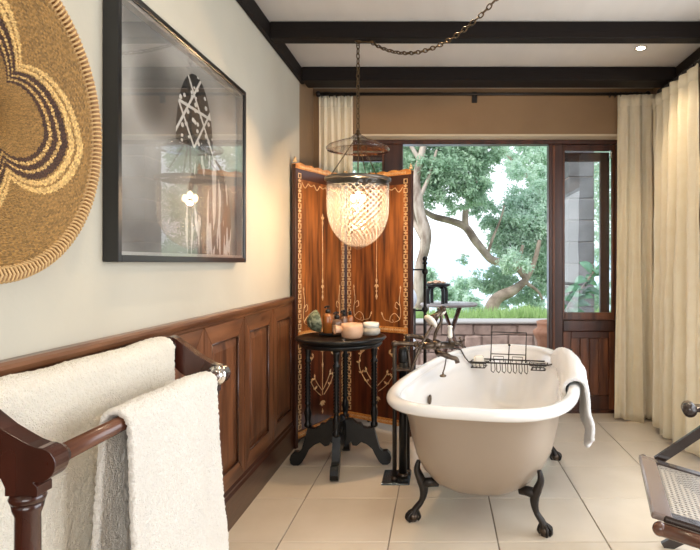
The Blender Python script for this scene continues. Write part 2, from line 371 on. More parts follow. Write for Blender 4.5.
# cap: stepped moulding
prof = [(0,1.0),(.022,1.0),(.024,1.012),(.034,1.020),(.040,1.034),(.040,1.044),(.030,1.050),(0,1.050)]
wp(MB().prism(prof, lambda p: (XL+p[0], Y0w, p[1]), lambda p: (XL+p[0], Y1w, p[1])), 'cap', M['teak_h'])
prof = [(0,0),(.034,0),(.034,.15),(.026,.165),(.026,.175),(.018,.19),(0,.19)]
wp(MB().prism(prof, lambda p: (XL+p[0], Y0w, p[1]), lambda p: (XL+p[0], Y1w, p[1])), 'baseboard', M['teak_dark'], 'dark baseboard')
wp(MB().box(XL+.0005, XL+.006, Y0w, Y1w, .19, 1.0), 'backing', M['teak_dark'])
k = 0; y = 2.52-.522*6
while y < Y1w-.1:
    y1 = min(y+.522, Y1w); g = .003; s = .085; fx = XL+.022
    z0, z1 = .192, .998
    def fr(a, b_, c, d):   # mitred member as prism across x
        return lambda q: q
    # mitred rails and stiles
    Y_0, Y_1 = y+g, y1-g
    inn = (Y_0+s, Y_1-s, z0+s, z1-s)
    for nm, quad in (('stile', [(Y_0,z0),(inn[0],inn[2]),(inn[0],inn[3]),(Y_0,z1)]), ('stile', [(Y_1,z0),(Y_1,z1),(inn[1],inn[3]),(inn[1],inn[2])]),
                     ('rail', [(Y_0,z0),(Y_1,z0),(inn[1],inn[2]),(inn[0],inn[2])]), ('rail', [(Y_0,z1),(inn[0],inn[3]),(inn[1],inn[3]),(Y_1,z1)])):
        cy = sum(q[0] for q in quad)/4; cz = sum(q[1] for q in quad)/4
        q2 = [(cy+(a-cy)*(1-.0015/s), cz+(c-cz)*.998) for a, c in quad]
        wp(MB().prism(q2, lambda p: (XL+.007, p[0], p[1]), lambda p: (fx, p[0], p[1])), nm, M['teak'] if nm == 'stile' else M['teak_h'])
    b = MB(); a0, a1, c0, c1 = inn; e = .045
    vs = [(XL+.008,a0,c0),(XL+.008,a1,c0),(XL+.008,a1,c1),(XL+.008,a0,c1),(XL+.010,a0+.012,c0+.012),(XL+.010,a1-.012,c0+.012),(XL+.010,a1-.012,c1-.012),(XL+.010,a0+.012,c1-.012),
          (XL+.017,a0+e,c0+e),(XL+.017,a1-e,c0+e),(XL+.017,a1-e,c1-e),(XL+.017,a0+e,c1-e)]
    b.add(vs, [(0,1,5,4),(1,2,6,5),(2,3,7,6),(3,0,4,7),(4,5,9,8),(5,6,10,9),(6,7,11,10),(7,4,8,11),(8,9,10,11)])
    wp(b, 'panel', M['teak'])
    # thin moulding around the field
    b = MB()
    for (p, q) in (((a0,c0),(a1,c0)),((a1,c0),(a1,c1)),((a1,c1),(a0,c1)),((a0,c1),(a0,c0))):
        b.tube([(fx-.004, p[0], p[1]), (fx-.004, q[0], q[1])], .006, 6)
    wp(b, 'moulding', M['teak_dark'])
    y = y1

# ------------------------------------------------------------------ window wall joinery
Yw = 4.96
wd = empty('window_1', (.3, Yw, 0), 'dark wooden garden door frame with open centre and glazed side lights', 'window', kind='structure')
def wpart(b, name, m, label=None, parent=None):
    o = b.build(name, m, None, label)
    o.parent = parent or wd; 
    o.matrix_parent_inverse = Matrix.Translation((-.3, -Yw, 0)) if parent is None else Matrix.Identity(4)
    return o
wpart(MB().box(-.938, 1.528, Yw, Yw+.10, 2.29, 2.327, .004), 'head', M['frame_wood'])
for x0, x1 in ((-.938,-.90),(-.475,-.318),(.925,1.045),(1.49,1.528)):
    wpart(MB().box(x0, x1, Yw, Yw+.10, 0, 2.289, .005), 'post', M['frame_wood'])
wpart(MB().box(.955, .975, Yw-.012, Yw+.004, .02, 2.28, .004), 'bead', M['frame_panel'])
wpart(MB().box(-.938, 1.528, Yw+.01, Yw+.11, -.005, .028, .004), 'threshold', M['frame_wood'])
for (x0, x1, side) in ((1.046, 1.489, 1), (-.899, -.476, -1)):
    z0, z1 = .795, 2.288; t = .018
    for q in ((x0, x0+t, z0, z1), (x1-t, x1, z0, z1)):
        wpart(MB().box(q[0], q[1], Yw+.02, Yw+.07, q[2], q[3], .003), 'sash_stile', M['frame_panel'])
    wpart(MB().box(x0+t, x1-t, Yw+.02, Yw+.07, z1-.048, z1, .003), 'sash_rail', M['frame_wood'])
    wpart(MB().box(x0+t, x1-t, Yw+.02, Yw+.07, z0, z0+.062, .003), 'sash_rail', M['frame_panel'])
    wpart(MB().box(x0+t-.004, x1-t+.004, Yw+.042, Yw+.047, z0+.058, z1-.044), 'pane', M['glass'], 'clear window pane')
    wpart(MB().box(x0, x1, Yw+.0, Yw+.08, .70, .793, .005), 'transom', M['frame_wood'])
    # outer shutter frame seen through the pane
    wpart(MB().box(x1-.10 if side > 0 else x0+.02, x1-.02 if side > 0 else x0+.10, Yw+.10, Yw+.14, .2, 2.2, .004), 'shutter_stile', M['frame_wood'])
    wpart(MB().box(x0+.03, x1-.02, Yw+.10, Yw+.14, 2.16, 2.24, .004), 'shutter_rail', M['frame_wood'])
    # lower panelled part
    wpart(MB().box(x0, x0+.07, Yw+.01, Yw+.07, .03, .698, .004), 'stile', M['frame_panel'])
    wpart(MB().box(x1-.05, x1, Yw+.01, Yw+.07, .03, .698, .004), 'stile', M['frame_panel'])
    wpart(MB().box(x0+.07, x1-.05, Yw+.01, Yw+.07, .03, .15, .004), 'rail', M['frame_wood'])
    wpart(MB().box(x0+.07, x1-.05, Yw+.01, Yw+.07, .64, .698, .004), 'rail', M['frame_wood'])
    nb = 4; bw = (x1-x0-.12)/nb
    for i in range(nb):
        wpart(MB().box(x0+.07+i*bw+.001, x0+.07+(i+1)*bw-.001, Yw+.03, Yw+.055, .15, .64, .004), 'board', M['frame_panel'])
lt = MB(); c = px(611, 153, Yw+.01); lt.ball((c.x, Yw-.006, c.z), .012); lt.box(c.x-.008, c.x+.008, Yw-.006, Yw+.01, c.z-.05, c.z, .003)
wpart(lt, 'latch', M['chrome'], 'small metal latch')

# ------------------------------------------------------------------ outside
o = MB().box(-3.5, 4.5, 5.08, 7.6, -.2, -.03).build('terrace', M['terrace']); tag(o, 'paved terrace outside the garden door', 'terrace', kind='structure')
# terrace wall with stones
tw = MB().box(-3.5, 4.5, 7.53, 7.8, -.2, .50).build('terrace_wall', M['mortar']); tag(tw, 'low brown stone terrace wall with pale coping beyond the bath', 'wall', kind='structure')
MB().box(-3.5, 4.5, 7.48, 7.86, .50, .535, .01).build('coping', M['coping'], tw, 'pale stone coping')
ri = random.Random(3)
z = -.05
while z < .49:
    hh = ri.choice((.17,.20,.23)); hh = min(hh, .497-z); x = -.75-ri.random()*.2
    if hh < .04: break
    while x < 2.1:
        wd_ = ri.uniform(.18,.52); b = MB().box(x+.006, x+wd_-.006, 7.495+ri.random()*.015, 7.56, z+.006, z+hh-.006, .014)
        b.v = [(a+ri.uniform(-.013,.013), c+ri.uniform(-.004,.004), d+ri.uniform(-.012,.012)) for a, c, d in b.v]
        b.build('stone', M['stone'], tw); x += wd_
    z += hh
# pillar
cx0, cx1 = 1.54, 1.85
pl = MB().box(cx0+.01, cx1-.01, 7.01, 7.4, -.1, 3.2).build('stone_pillar', M['mortar']); tag(pl, 'square grey stone-block pillar outside the right window light', 'pillar')
z = -.03
while z < 3.15:
    wj = 0 if int(z*100) % 2 else .02
    MB().box(cx0+wj*.2, cx1-wj*.2, 6.99+wj*.2, 7.42, z+.004, z+.26-.004, .010).build('block', M['pillar'], pl); z += .26
# terrain and sea
def terr(u, v):
    y = lerp(7.86, 34, v); x = lerp(-14, 16, u)*(1+v); zz = .30 - .0*v
    if y > 11: zz -= (y-11)*.33
    zz += .12*noise.noise(Vector((x*.4, y*.4, 0)))
    return (x, y, zz)
o = MB().grid(terr, 30, 30).build('hillside', M['earth']); tag(o, 'grassy ground falling away behind the terrace wall', 'ground', kind='structure')
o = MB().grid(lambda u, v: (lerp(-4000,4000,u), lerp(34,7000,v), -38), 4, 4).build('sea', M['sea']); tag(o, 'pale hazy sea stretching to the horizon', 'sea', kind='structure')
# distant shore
sh = MB().grid(lambda u, v: (lerp(-2500,2500,u), 2600+600*v, -40+(75+55*noise.noise(Vector((u*9,.3,0))))*math.sin(PI*min(1,v*1.0)*.5 if v<1 else PI/2)), 60, 4).build('far_shore', mat('haze_hill', (.55,.68,.80), 1)); tag(sh, 'faint blue hills across the sea', 'hill', kind='structure')  # blue haze is painted into the hill colour

def leaves(blobs, n, size, aspect=.38, rnd=None, hang=.4):
    rnd = rnd or random.Random(1); V = []; Fc = []
    tot = sum(bb[3]**3*bb[4] for bb in blobs)
    for (x, y, z, r_, d) in blobs:
        m = int(n*(r_**2*d)/sum(bb[3]**2*bb[4] for bb in blobs))
        # clump centres
        cl = []
        for _ in range(max(14, m//90)):
            while True:
                q = Vector((rnd.uniform(-1,1), rnd.uniform(-1,1), rnd.uniform(-1,1)))
                if q.length < 1: break
            cl.append(Vector((x,y,z))+Vector((q.x*r_, q.y*r_*.8, q.z*r_)))
        for _ in range(m):
            c = rnd.choice(cl)+Vector((rnd.gauss(0,.17), rnd.gauss(0,.17), rnd.gauss(0,.13)))*r_*.9
            a = Vector((rnd.gauss(0,1), rnd.gauss(0,1), rnd.gauss(-hang,.8))).normalized(); s = size*rnd.uniform(.6,1.3)
            b = a.cross(Vector((rnd.gauss(0,1), rnd.gauss(0,1), rnd.gauss(0,1)))).normalized()*s*aspect
            k = len(V); V += [c, c+a*s*.5+b*.5, c+a*s, c+a*s*.5-b*.5]; Fc.append((k,k+1,k+2,k+3))
    b = MB(); b.add(V, Fc); return b
def tree_build(name, label, Y, branches, blobs, n, bark, leafm, size=.12, seed=1):
    base = px(*branches[0][0][:2], Y); root = empty(name, (base.x, Y, .25), label, 'tree')
    inv = Matrix.Translation((-base.x, -Y, -.25))
    for i, br in enumerate(branches):
        P = [px(p[0], p[1], Y+(p[3] if len(p) > 3 else 0)) for p in br]; R = [p[2]/F*Y*.5 for p in br]
        S = spline(P, 8); n_ = len(S)
        rr = [interp([(k*8, R[k]) for k in range(len(R))], j)*(1+.12*noise.noise(S[j]*3+Vector((i,0,0)))) for j in range(n_)]
        S = [s_+Vector((noise.noise(s_*2.3), noise.noise(s_*2.1+Vector((5,0,0))), 0))*.05 for s_ in S]
        o = MB().tube(S, rr, 9).build('trunk' if i == 0 else 'branch', bark); o.parent = root; o.matrix_parent_inverse = inv
    B = [(*px(x, y, Y+dy), r_/F*Y, d) for (x, y, r_, dy, d) in blobs]
    o = leaves(B, n, size, rnd=random.Random(seed)).build('foliage', leafm, kind='stuff'); o.parent = root; o.matrix_parent_inverse = inv
    return root
tree_build('pale_tree', 'tall pale-barked tree at the left of the garden opening', 9.5,
    [[(416,335,12),(419,300,11),(418,281,10),(420,262,10),(423,246,11),(425,232,11),(418,205,11),(416,187,9),(418,168,8),(423,146,7),(428,110,6),(424,70,4)],
     [(417,200,5),(428,182,4),(433,165,3),(436,150,2.5)], [(423,240,7),(415,220,5,.1),(412,196,4,.2),(404,170,3,.3)], [(419,160,5),(402,130,4),(380,112,3)]],
    [(436,158,26,.2,1),(462,152,28,.5,1),(418,150,20,.3,.8),(445,185,20,.3,.75),(470,178,20,.3,.9),(400,160,24,.6,.8),(375,160,30,.8,.9),(487,155,18,.5,.8),(452,205,10,.3,.5),(474,196,14,.4,.7),(430,170,22,.7,.8),(410,215,9,.7,.5),(455,120,40,.5,.8),(400,110,40,.6,.8),(430,196,12,.2,.6),(345,140,30,1,.8)], 56000, M['bark'], M['leaf'], .075, 4)
tree_build('twisted_tree', 'gnarled leaning tree with a long bent grey branch across the garden view', 10.5,
    [[(487,330,15),(489,318,14),(492,306,14),(499,297,12),(511,291,10),(521,285,8),(527,279,7),(521,271,7),(512,265,8),(499,262,8),(489,258,8),(478,243,8),(467,228,7.5),(452,221,6.5),(432,216,6),(420,208,4)],
     [(466,226,7),(466,212,6),(471,196,5),(476,176,4)], [(514,290,7),(528,278,6),(535,262,5),(540,240,4)], [(510,266,5),(519,258,4),(523,245,3)],[(486,255,3),(492,240,3),(500,222,2),(505,205,1.5)],[(526,282,4),(536,290,3),(542,300,2)]],
    [(525,222,24,.3,1),(505,240,20,.5,.9),(532,250,22,.4,.9),(515,262,14,-.3,.5),(500,282,16,.6,.8),(525,300,16,.8,.7),(543,225,20,.3,1),(545,280,20,.6,.8),(476,190,15,.3,.8),(478,208,9,.2,.6),(490,225,10,.4,.5),(483,280,12,.5,.5),(520,205,18,.5,.8),(548,200,20,.5,.7),(537,180,16,.8,.5),(512,172,13,.8,.35),(492,210,12,.5,.4),(500,300,10,.9,.4),(463,258,6,.8,.3),(540,262,22,.8,.9)], 56000, M['bark2'], M['leaf2'], .075, 5)
tree_build('feathery_tree', 'sparse feathery tree at the upper right of the garden opening', 13,
    [[(560,330,10),(556,290,8),(552,250,7),(545,210,5),(530,180,4),(512,160,3),(500,140,2)], [(548,225,4),(560,190,3),(575,160,2)], [(538,195,3),(545,170,2),(538,145,2)]],
    [(530,165,22,0,.35),(512,155,18,0,.25),(548,150,24,0,.4),(600,200,26,0,.35),(605,250,24,0,.35),(600,160,24,0,.35),(600,300,20,0,.5)], 16000, M['bark'], M['leaf2'], .09, 6)
# distant shrubs and the grass hem on the wall
for i, (x, y, r_, Y, l) in enumerate(((446,290,9,18,'rounded pale shrub beyond the black stool'),(462,284,10,19,'tall feathery pale shrub beyond the round terrace table'),(428,275,8,17,'small shrub beside the iron stand in the garden'),(474,302,8,15,'low shrub right of the round terrace table'),(536,308,9,15,'low green shrub behind the terracotta pot'))):
    c = px(x, y, Y); R = r_/F*Y
    root = empty('shrub', (c.x, Y, c.z-R*2.6), l, 'shrub')
    b = leaves([(0,0,R*2.6,R,1),(0,0,R*1.6,R*1.1,1),(R*.3,0,R*.7,R*1.1,1)], 1500, .16, rnd=random.Random(20+i)); b.build('foliage', M['leaf2'], root, kind='stuff')
    MB().tube([(0,0,-1.6),(0,0,R),(0,0,R*2.4)], [.05,.04,.01], 6).build('stem', M['bark2'], root)
rg = random.Random(9); V = []; Fc = []
for _ in range(9000):
    x = rg.uniform(-1.2, 2.6); y = rg.uniform(8.1, 9.2); h_ = rg.uniform(.10,.28)*(1.0+.5*noise.noise(Vector((x*2,y,0)))); k = len(V); a = rg.uniform(0,PI); wv = .02
    b0 = Vector((x, y, .34)); dx = Vector((math.cos(a)*wv, math.sin(a)*wv, 0)); tip = b0+Vector((rg.gauss(0,.05), rg.gauss(0,.05), h_))
    V += [b0-dx, b0+dx, tip]; Fc.append((k,k+1,k+2))
b = MB(); b.add(V, Fc); o = b.build('grass', M['grass']); tag(o, 'bright green grass growing behind the terrace wall', 'grass', kind='stuff')

# terracotta pot + rubber plant
pc = (1.27, 6.45)
r = empty('potted_plant', (pc[0], pc[1], -.03), 'large-leaved plant in a ringed terracotta pot beside the door post on the terrace', 'plant')
MB().lathe([(.13,0),(.17,.25),(.20,.46),(.235,.52),(.245,.55),(.235,.57),(.19,.60),(.20,.64),(.205,.665),(.185,.67),(.17,.6),(.0001,.58)], n=28).build('pot', M['terracotta'], r)
MB().lathe([(.0001,.59),(.17,.59)], n=20).build('soil', M['soil'], r)
MB().tube(spline([(0,0,.55),(.16,0,.85),(.31,0,1.05),(.45,0,1.24)]), .012, 7).build('stem', M['bark2'], r)
rl = random.Random(12)
for i in range(17):
    t = .25+.75*i/16; base = Vector((.45*t**.85, 0, .55+.69*t)); a = i*2.4
    d = Vector((math.cos(a), math.sin(a)*.6-.2, rl.uniform(-.1,.7))).normalized(); L_ = rl.uniform(.17,.25); side = d.cross(Vector((0,-.6,.8))).normalized(); up = side.cross(d)
    vs = []; n = 7
    for k in range(n+1):
        q = k/n; wv = L_*.26*math.sin(PI*min(1,q*.96+.04))**.8; c = base+d*L_*q+up*(.05*math.sin(q*2.4))-Vector((0,0,.06*q*q)); vs += [c-side*wv+up*.012, c, c+side*wv+up*.012]
    fs = []
    for k in range(n): fs += [(3*k,3*k+1,3*k+4,3*k+3),(3*k+1,3*k+2,3*k+5,3*k+4)]
    o = MB().add(vs, fs, True).build('leaf', M['bigleaf'], r); solid(o, .002)

# terrace table, stool, iron stand
tcen = px(449, 303, 6.3)
r = empty('terrace_table', (tcen.x, 6.3, -.03), 'round wooden folding table on crossed legs out on the terrace', 'table')
th = tcen.z+.03
MB().lathe([(.0001,th-.03),(.30,th-.03),(.312,th-.015),(.305,th),(.0001,th)], n=36).build('table_top', mat('weathered_top', (.30,.26,.25), .4, coat=.3), r)
for (xa, xb, yy) in ((-.12,.24,-.10),(.20,-.16,-.13),(-.12,.24,.13),(.20,-.16,.10)):
    o = MB().tube([(xa*.1+xb*.55,yy,th-.03),(xa*1.0-xb*.2,yy,0)], .02, 6).build('leg', M['chairwood'], r)
MB().tube([(.03,-.14,th*.45),(.03,.14,th*.45)], .012, 6).build('crossbar', M['chairwood'], r)
sc_ = px(437, 303, 6.25)
r = empty('small_stool', (sc_.x, 6.25, tcen.z), 'small black carved stool with dried petals on top, standing on the terrace table', 'stool')
hs = 20/F*6.25
MB().lathe([(.0001,hs-.035),(.12,hs-.035),(.145,hs-.02),(.145,hs-.005),(.12,hs),(.0001,hs)], n=28).build('seat', M['black'], r)
for a in (.5, 2.1, 3.7, 5.3):
    ca, sa = math.cos(a), math.sin(a)
    MB().tube(spline([(ca*.05,sa*.05,hs-.03),(ca*.10,sa*.10,hs-.05),(ca*.115,sa*.115,hs*.5),(ca*.11,sa*.11,0)],5), [.02]*16, 7).build('leg', M['black'], r)
b = MB()
for _ in range(40):
    a = rl.uniform(0,6.28); q = rl.uniform(0,.09); b.ball((q*math.cos(a), q*math.sin(a), hs+.008+.03*(1-q/.09)*rl.random()), rl.uniform(.012,.022), 6, .5)
b.build('petals', M['peach'], r, 'heap of dried petals', kind='stuff')
# wrought iron stand inside near the door
ip = px(425, 300, 4.80)
r = empty('iron_towel_stand', (ip.x-.15, 4.80, 0), 'black iron towel stand with finials behind the folding screen', 'stand')
for sx in (.15, -.30):
    b = MB(); zt = px(425, 257, 4.80).z
    b.tube([(sx,0,.0),(sx,0,zt-.03)], .014, 10); b.build('post', M['iron'], r)
    b = MB(); b.ball((sx,0,zt-.015), .022); b.lathe([(.014,zt-.06),(.022,zt-.055),(.022,zt-.045),(.014,zt-.04)], (sx,0,0), 12); b.build('finial', M['iron'], r)
    for zz in (px(0,272,4.55).z, px(0,312,4.55).z):
        MB().ball((sx,0,zz), .026, 12, 1.1).build('collar', M['iron'], r)
    MB().tube([(sx,-.11,.012),(sx,0,.05),(sx,.11,.012)], .012, 8).build('foot', M['iron'], r)
for zz in (px(0,270,4.55).z, px(0,313,4.55).z, .35):
    MB().tube([(.15,0,zz),(-.30,0,zz)], .007, 8).build('rail', M['iron'], r)
cq = px(411, 306, 6.4)
r = empty('terrace_chair', (cq.x-.22, 6.55, -.03), 'chair with a pale blue-white cushioned back half hidden behind the screen', 'chair')
def cush(w_, h_, t_, z0, y0):
    return lambda u, v: (w_*math.sin(2*PI*u)*(1-.0) if False else 0,0,0)
b = MB(); b.lathe([(.0001,-.05),(.2,-.05),(.27,-.02),(.28,.0),(.27,.02),(.2,.05),(.0001,.05)], (0,0,0), 28, Matrix.Translation((0,0,1.0-.09)) @ Matrix.Rotation(PI/2-.2,4,'X') @ Matrix.Scale(.75,4,(0,1,0)))
b.build('back_cushion', M['white_cloth'], r)
MB().box(-.27,.27,-.50,-.02,.38,.48,.03).build('seat_cushion', M['white_cloth'], r)
for sx in (-.25,.25):
    for sy in (-.48,0): MB().tube([(sx,sy,0),(sx,sy,.39 if sy < 0 else .8)], .016, 8).build('leg', M['iron'], r)

# ------------------------------------------------------------------ curtain rods and curtains
def rod(name, p, q, label, rings, brackets, group=None):
    p, q = Vector(p), Vector(q); d = (q-p).normalized()
    r = empty(name, p, label, 'curtain rod', group)
    MB().tube([(0,0,0), q-p], .013, 10).build('pole', M['iron'], r)
    for e in ((0,0,0), q-p): MB().ball(e, .024, 12).build('finial', M['iron'], r)
    for t in rings:
        c = (q-p)*t; n = d.orthogonal().normalized(); b2 = d.cross(n)
        MB().tube([c-Vector((0,0,.006))+.022*(math.cos(a)*n+math.sin(a)*b2) for a in [k*PI/6 for k in range(12)]], .0035, 6, closed=True).build('ring', M['iron'], r)
    for t, w_ in brackets:
        c = (q-p)*t; b = MB(); b.tube([c, c+Vector(w_)], .008, 8)
        b.box(c.x+w_[0]-.022, c.x+w_[0]+.022, c.y+w_[1]-.012, c.y+w_[1]+.0, c.z-.06, c.z+.03, .004) if w_[1] else b.box(c.x+w_[0]-.01, c.x+w_[0], c.y-.02, c.y+.02, c.z-.06, c.z+.03, .004)
        b.build('bracket', M['iron'], r)
    return r
zr = px(0, 94, 4.75).z
rod('curtain_rod', (-.99, 4.75, zr), (1.69, 4.75, zr), 'long black curtain rod across the back wall over the garden door', [.012,.035,.055,.08,.10,.12]+[.885+.0155*k for k in range(7)], [(.02,(0,.05,0)), (.475,(0,.05,0)), (.97,(0,.05,0))])
rod('curtain_rod', (1.665, 4.42, zr-.08), (1.665, .6, zr-.08), 'black curtain rod running along the right wall over its curtain', [.012+.022*k for k in range(9)], [(.02,(.085,0,0)), (.5,(.085,0,0)), (.96,(.085,0,0))])
def curtain(name, label, p, q, ztop, zbot, nf, amp, m=None, gather=0, seed=0, drift=0, tagit=True, cat='curtain'):
    p = Vector((*p,0)); q = Vector((*q,0)); d = (q-p); n = Vector((-d.y, d.x, 0)).normalized(); rs = random.Random(seed)
    ph = [rs.uniform(-.5,.5) for _ in range(40)]
    def fn(u, v):
        z = lerp(ztop, zbot, v); ww = u+.018*math.sin(u*nf*2.1+v*1.5+seed)*v
        a = amp*(.45+.75*v**.6)*(1+.3*math.sin(u*9+seed))
        ang = u*nf*2*PI + .9*noise.noise(Vector((u*6, v*1.3, seed)))*v*2
        off = a*math.sin(ang)+.35*a*math.sin(2*ang+v*2)+.012*noise.noise(Vector((u*14,v*9,seed)))
        pinch = .5+.5*math.cos(ang); hd = .006*pinch*(v < .05)
        c = p + d*(.5+(ww-.5)*(1+drift*v)) + n*off
        zz = z + (.004*math.sin(ang) if v < .01 else 0) + (.012*math.sin(ang*.5) if v > .99 else 0)
        return (c.x, c.y, zz)
    base = (p.x, p.y, zbot)
    root = empty(name, base, label, cat)
    o = MB().grid(fn, max(60, int(nf*14)), 46).build('drape', m or M['curtain']); o.parent = root; o.matrix_parent_inverse = Matrix.Translation((-base[0], -base[1], -base[2])); solid(o, .003)
    # heading tape: a stitched band at the top
    def hd(u, v):
        x = fn(u, 0); y_ = Vector(fn(u, v*.035)); return (y_.x - n.x*.004, y_.y - n.y*.004, y_.z+.004)
    o = MB().grid(hd, max(60, int(nf*14)), 2).build('heading', m or M['curtain']); o.parent = root; o.matrix_parent_inverse = Matrix.Translation((-base[0], -base[1], -base[2])); solid(o, .003)
    return root
curtain('curtain', 'cream curtain hanging behind the left end of the folding screen', (-.985,4.755), (-.71,4.755), zr-.02, .03, 5, .014, seed=1)
curtain('curtain', 'gathered cream curtain at the right end of the back wall', (1.44,4.73), (1.735,4.70), zr-.02, .01, 3.2, .028, seed=2, drift=.14)
curtain('curtain', 'tall cream curtain hanging along the right wall at the photo edge', (1.645,4.52), (1.645,3.72), zr-.105, .04, 5.5, .034, seed=3, drift=.0)
curtain('curtain', 'white sheer curtain nearer the viewer than the cream one, at the right edge', (1.665,3.70), (1.665,3.1), zr-.105, .04, 6, .022, m=M['sheer'], seed=4)

# ------------------------------------------------------------------ folding screen
A = Vector((-1.005, 4.02, 0)); Bf = Vector((-.758, 4.665, 0)); Cc = Vector((-.205, 4.31, 0)); HS = 1.965
scr = empty('folding_screen', (Bf.x, Bf.y, 0), 'two-leaf folding wooden screen inlaid with bone scrolls beside the bath', 'screen')
def screen_leaf(P, Q, flip):
    L_ = (Q-P).length; d = (Q-P).normalized(); n = Vector((d.y, -d.x, 0))
    if n.dot(-P) < 0: n = -n
    rot = Matrix(((d.x, -n.x, 0, 0), (d.y, -n.y, 0, 0), (0, 0, 1, 0), (0,0,0,1)))
    # local: x along leaf, y away from viewer, z up
    mt = Matrix.Translation(-Vector((Bf.x,Bf.y,0))) @ Matrix.Translation(P) @ rot
    root = MB().box(.03, L_-.03, -.006, .012, .06, HS-.02).build('leaf', M['screen_dark'], scr); root.matrix_local = mt
    def put(b, name, m, lab=None, kind=None): 
        return b.build(name, m, root, lab, kind)
    put(MB().box(.03, L_-.03, -.009, -.0062, .80, HS-.10), 'upper_panel', M['screen'], 'orange-brown upper panel')
    put(MB().box(.03, L_-.03, -.009, -.0062, HS-.10, HS-.03), 'top_band', M['screen_edge'])
    for x0, x1 in ((0,.03),(L_-.03,L_)): put(MB().box(x0, x1, -.015, .018, 0, HS, .003), 'stile', M['screen_edge'])
    for z0, z1 in ((.06,.105),(.755,.80)): put(MB().box(.03, L_-.03, -.013, -.006, z0, z1, .002), 'rail', M['satin'], 'satinwood rail')
    # wavy crest on top
    b = MB(); N_ = 40; poly = [(0,HS-.045)]+[]
    top = [(L_*i/N_, HS-.0+.012*abs(math.sin(i/N_*PI*6))) for i in range(N_+1)]
    poly = [(0,HS-.03)]+[(L_,HS-.03)]+top[::-1]
    b.prism(poly, lambda p: (p[0], -.017, p[1]), lambda p: (p[0], .018, p[1])); put(b, 'crest', M['satin'])
    for x in (.012, L_-.012): put(MB().lathe([(.012,HS+.01),(.016,HS+.022),(.008,HS+.03),(.011,HS+.04),(.0001,HS+.052)], (x,0,0), 12), 'finial', M['inlay'])
    # bead inlay borders
    for xc in (.052, L_-.052):
        b = MB(); z = .12; k = 0; y0, y1 = -.0125, -.0085
        while z < HS-.06:
            if k % 2 == 0:
                for q in ((xc-.018,xc-.012,z,z+.036),(xc+.012,xc+.018,z,z+.036),(xc-.012,xc+.012,z,z+.006),(xc-.012,xc+.012,z+.030,z+.036)): b.box(q[0],q[1],y0,y1,q[2],q[3])
                z += .041
            else:
                b.box(xc-.005,xc+.005,y0,y1,z,z+.024); b.box(xc-.015,xc-.009,y0,y1,z+.006,z+.018); b.box(xc+.009,xc+.015,y0,y1,z+.006,z+.018); z += .029
            k += 1
        put(b, 'border_inlay', M['inlay'], kind='stuff')
    b = MB()
    for zz in (HS-.015, .78, .082):
        x = .04
        while x < L_-.05:
            b.box(x, x+.010, -.0195 if zz > 1.9 else -.015, -.012, zz-.005, zz+.005); b.box(x+.014, x+.018, -.0195 if zz > 1.9 else -.015, -.012, zz-.010, zz+.010); x += .024
    put(b, 'rail_inlay', M['inlay'], kind='stuff')
    # scrolls and motifs
    def crv(pts, w_=.0026, n=10): return spline([(x, -.0095, z) for x, z in pts], n)
    b = MB(); cx = L_/2; yy = -.0095
    def st(pts, w_=.0028): b.tube(crv(pts), w_, 5)
    def leaf2(x, z, a, l=.028, w_=.007):
        ca, sa = math.cos(a), math.sin(a)
        pts = [(x,z),(x+ca*l*.5-sa*w_, z+sa*l*.5+ca*w_),(x+ca*l, z+sa*l),(x+ca*l*.5+sa*w_, z+sa*l*.5-ca*w_)]
        b.prism(pts, lambda p: (p[0],-.012,p[1]), lambda p: (p[0],-.0085,p[1]))
    # scallop under crest
    m_ = 7; x0, x1 = .08, L_-.08
    for i in range(m_):
        a0 = lerp(x0,x1,i/m_); a1 = lerp(x0,x1,(i+1)/m_); st([(a0,HS-.12),((a0+a1)/2,HS-.155 if i%2==0 else HS-.135),(a1,HS-.12)], .003)
    # long central line with finials
    st([(cx,1.62),(cx,1.4),(cx,1.15)], .0022)
    for zz, dr in ((1.60,1),(1.12,-1)):
        for a in (PI/2*dr, PI/2*dr+.7, PI/2*dr-.7): leaf2(cx, zz, a, .045 if a == PI/2*dr else .03)
        leaf2(cx, zz, -PI/2*dr, .05, .009)
    leaf2(cx, 1.05, -PI/2, .05, .010); leaf2(cx,1.05,PI/2,.03,.008)
    # corner scrolls upper panel bottom
    for s_ in (-1, 1):
        xe = cx+s_*(L_/2-.10); q = -s_
        st([(xe, 1.08),(xe+q*.012,1.0),(xe,.93),(xe+q*.01,.86),(xe+q*.06,.835)])
        st([(xe+q*.005,.96),(xe+q*.04,.985),(xe+q*.05,.95),(xe+q*.025,.935)]); st([(xe+q*.005,.86),(xe+q*.05,.90),(xe+q*.09,.88),(xe+q*.10,.84),(xe+q*.07,.835),(xe+q*.075,.855)])
        st([(xe+q*.10,.84),(xe+q*.15,.85),(xe+q*.17,.88)]); leaf2(xe, 1.08, PI/2, .03); leaf2(xe+q*.17,.88,PI/2-.4*q,.03)
        # lower panel wreath halves
        st([(cx+s_*.02,.30),(cx+s_*.10,.36),(cx+s_*.17,.46),(cx+s_*.16,.56),(cx+s_*.12,.60)])
        st([(cx+s_*.01,.34),(cx+s_*.07,.40),(cx+s_*.10,.44)])
        for t_, (x_, z_) in enumerate(((.10,.36),(.15,.42),(.172,.50),(.155,.57),(.10,.44),(.12,.60))):
            leaf2(cx+s_*x_, z_, PI/2+s_*(.9-.3*t_), .035, .009); leaf2(cx+s_*x_, z_, PI/2-s_*(.9+.2*t_), .03, .008)
    st([(cx,.62),(cx,.5),(cx,.30)], .0024)
    for k in range(7): leaf2(cx, .64, k*PI*2/7+.2, .032, .007)
    for k in range(5): leaf2(cx, .26, -PI/2+(k-2)*.5, .045, .009)
    leaf2(cx,.55,-PI/2,.05,.01); leaf2(cx,.20,-PI/2,.04,.008)
